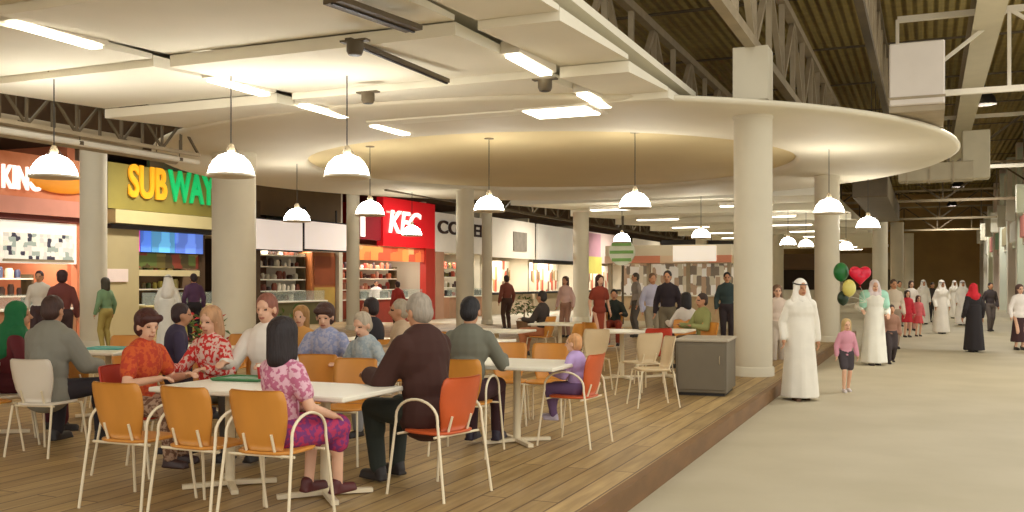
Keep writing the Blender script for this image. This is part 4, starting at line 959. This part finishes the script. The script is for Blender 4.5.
person('person in khaki near the columns far down the hall', 899, 36, 180, H=1.72, hair=(70, 60, 50), top=(170, 160, 130), bottom=(140, 130, 110))

# ------------------------------------------------------------------ balloons
hand = at(866, 19.1, 1.25)
def balloon(px, py, d, r, m, label, heart=False):
    p = at(px, d, EYE + (282 - py) / F * d)
    t = thing('balloon', label, 'balloon', p, R(HEAD))
    if heart:
        rings = []
        mb = MB(); mb.ell((-r * .48, 0, r * .25), (r * .62, r * .45, r * .62)); mb.ell((r * .48, 0, r * .25), (r * .62, r * .45, r * .62)); mb.cap((0, 0, -.05), (0, 0, -r * 1.0), r * .55, r * .08)
        mb.cap((-r * .5, 0, .0), (0, 0, -r * .85), r * .42, r * .12); mb.cap((r * .5, 0, .0), (0, 0, -r * .85), r * .42, r * .12)
        link('skin', remesh(mb, .02, 6), m, t)
    else: obj('skin', MB().ell((0, 0, 0), (r * .85, r * .85, r * 1.1), nu=20, nv=14), m, t)
    obj('knot', MB().lathe([(.025, -r * 1.15), (.008, -r * 1.05)], n=8), m, t)
    rot = Matrix.Rotation(-R(HEAD), 3, 'Z')
    obj('string', MB().tube([(0, 0, -r * 1.1), rot @ ((hand - p) * .5) + Vector((0, 0, -.06)), rot @ (hand - p)], .004, 5), WHITE, t)
balloon(860, 275, 18.8, .20, mat('balloon_red', (224, 22, 62), .3, .05, 2), 'bright red heart balloon', True)
balloon(849, 288, 18.6, .15, mat('balloon_yellow', (226, 216, 120), .3, .05, 2), 'pale yellow balloon below the red heart')
balloon(841, 272, 19.0, .17, mat('balloon_green', (36, 120, 60), .3, .05, 2), 'green balloon at the top left of the bunch')
balloon(843, 298, 18.9, .13, mat('balloon_dark', (36, 60, 44), .3, .05, 2), 'dark green balloon lowest of the bunch')

# ------------------------------------------------------------------ things on tables
def tray(pos, rz, m, label):
    t = thing('food_tray', label, 'tray', pos, rz)
    obj('pan', MB().box(-.2, .2, -.14, .14, 0, .012, bev=.005), m, t)
    obj('rim', MB().tube([(-.2, -.14, .015), (.2, -.14, .015), (.2, .14, .015), (-.2, .14, .015), (-.2, -.14, .015)], .008, 6), m, t)
def cup(pos, m, label):
    t = thing('paper_cup', label, 'cup', pos)
    obj('cup_body', MB().lathe([(.028, 0), (.04, .11)], n=16), m, t); obj('lid', MB().lathe([(.042, .11), (.042, .12), (.034, .128)], n=16), WHITE, t)
TZ = DZ + .741
tray((-4.75, 5.95, TZ), .1, mat('tray_green', (70, 130, 80), .4, .1, 3), 'green food tray on the long table')
cup((-4.55, 5.9, TZ), mat('cup_red', (190, 40, 40), .4, .1, 3), 'red paper cup beside the green tray')
a = at(108, 10.7, TZ)
tray((a.x, a.y, TZ), .3, mat('tray_teal', (110, 190, 180), .4, .1, 3), 'teal food tray on the pale back table')
# plant behind the tables
def plant(px, d, label, flower=None):
    p = at(px, d, DZ); t = thing('potted_plant', label, 'potted plant', p)
    obj('pot', MB().lathe([(.17, 0), (.22, .38), (.24, .4), (.2, .4)], n=20), mat('pot_clay', (150, 120, 90), .7, .1, 3), t)
    obj('stem', MB().tube([(0, 0, .35), (.01, 0, .7)], .02, 6), mat('stem_brown', (90, 70, 40), .7, .1, 3), t)
    mb = MB(); rnd = random.Random(px)
    for k in range(120):
        a = rnd.uniform(0, 2 * PI); e = rnd.uniform(.0, 1.3); r_ = rnd.uniform(.12, .34); c = Vector((r_ * math.cos(a) * math.cos(e), r_ * math.sin(a) * math.cos(e), .6 + r_ * math.sin(e) * 1.6))
        rot = Euler((rnd.uniform(-1, 1), rnd.uniform(-1, 1), a)).to_matrix()
        vs = [c + rot @ Vector(q) for q in ((-.01, 0, 0), (.05, -.025, .01), (.11, 0, -.01), (.05, .025, .01))]
        mb.add(vs, [(0, 1, 2, 3)], False, 1 if flower and rnd.random() < .3 else 0)
    obj('foliage', mb, [mat('leaf_green', (88, 112, 48), .6, .3, 5), flower or mat('leaf_green', (88, 112, 48))], t)
plant(286, 14.0, 'leafy potted plant behind the man in white shirt')
plant(207, 12.6, 'potted plant with red flowers before the thick column', mat('flower_red', (190, 40, 36), .6, .1, 4))
plant(524, 27, 'tall potted plant near the thin olive column')
bpy.data.scenes.remove(WORK)
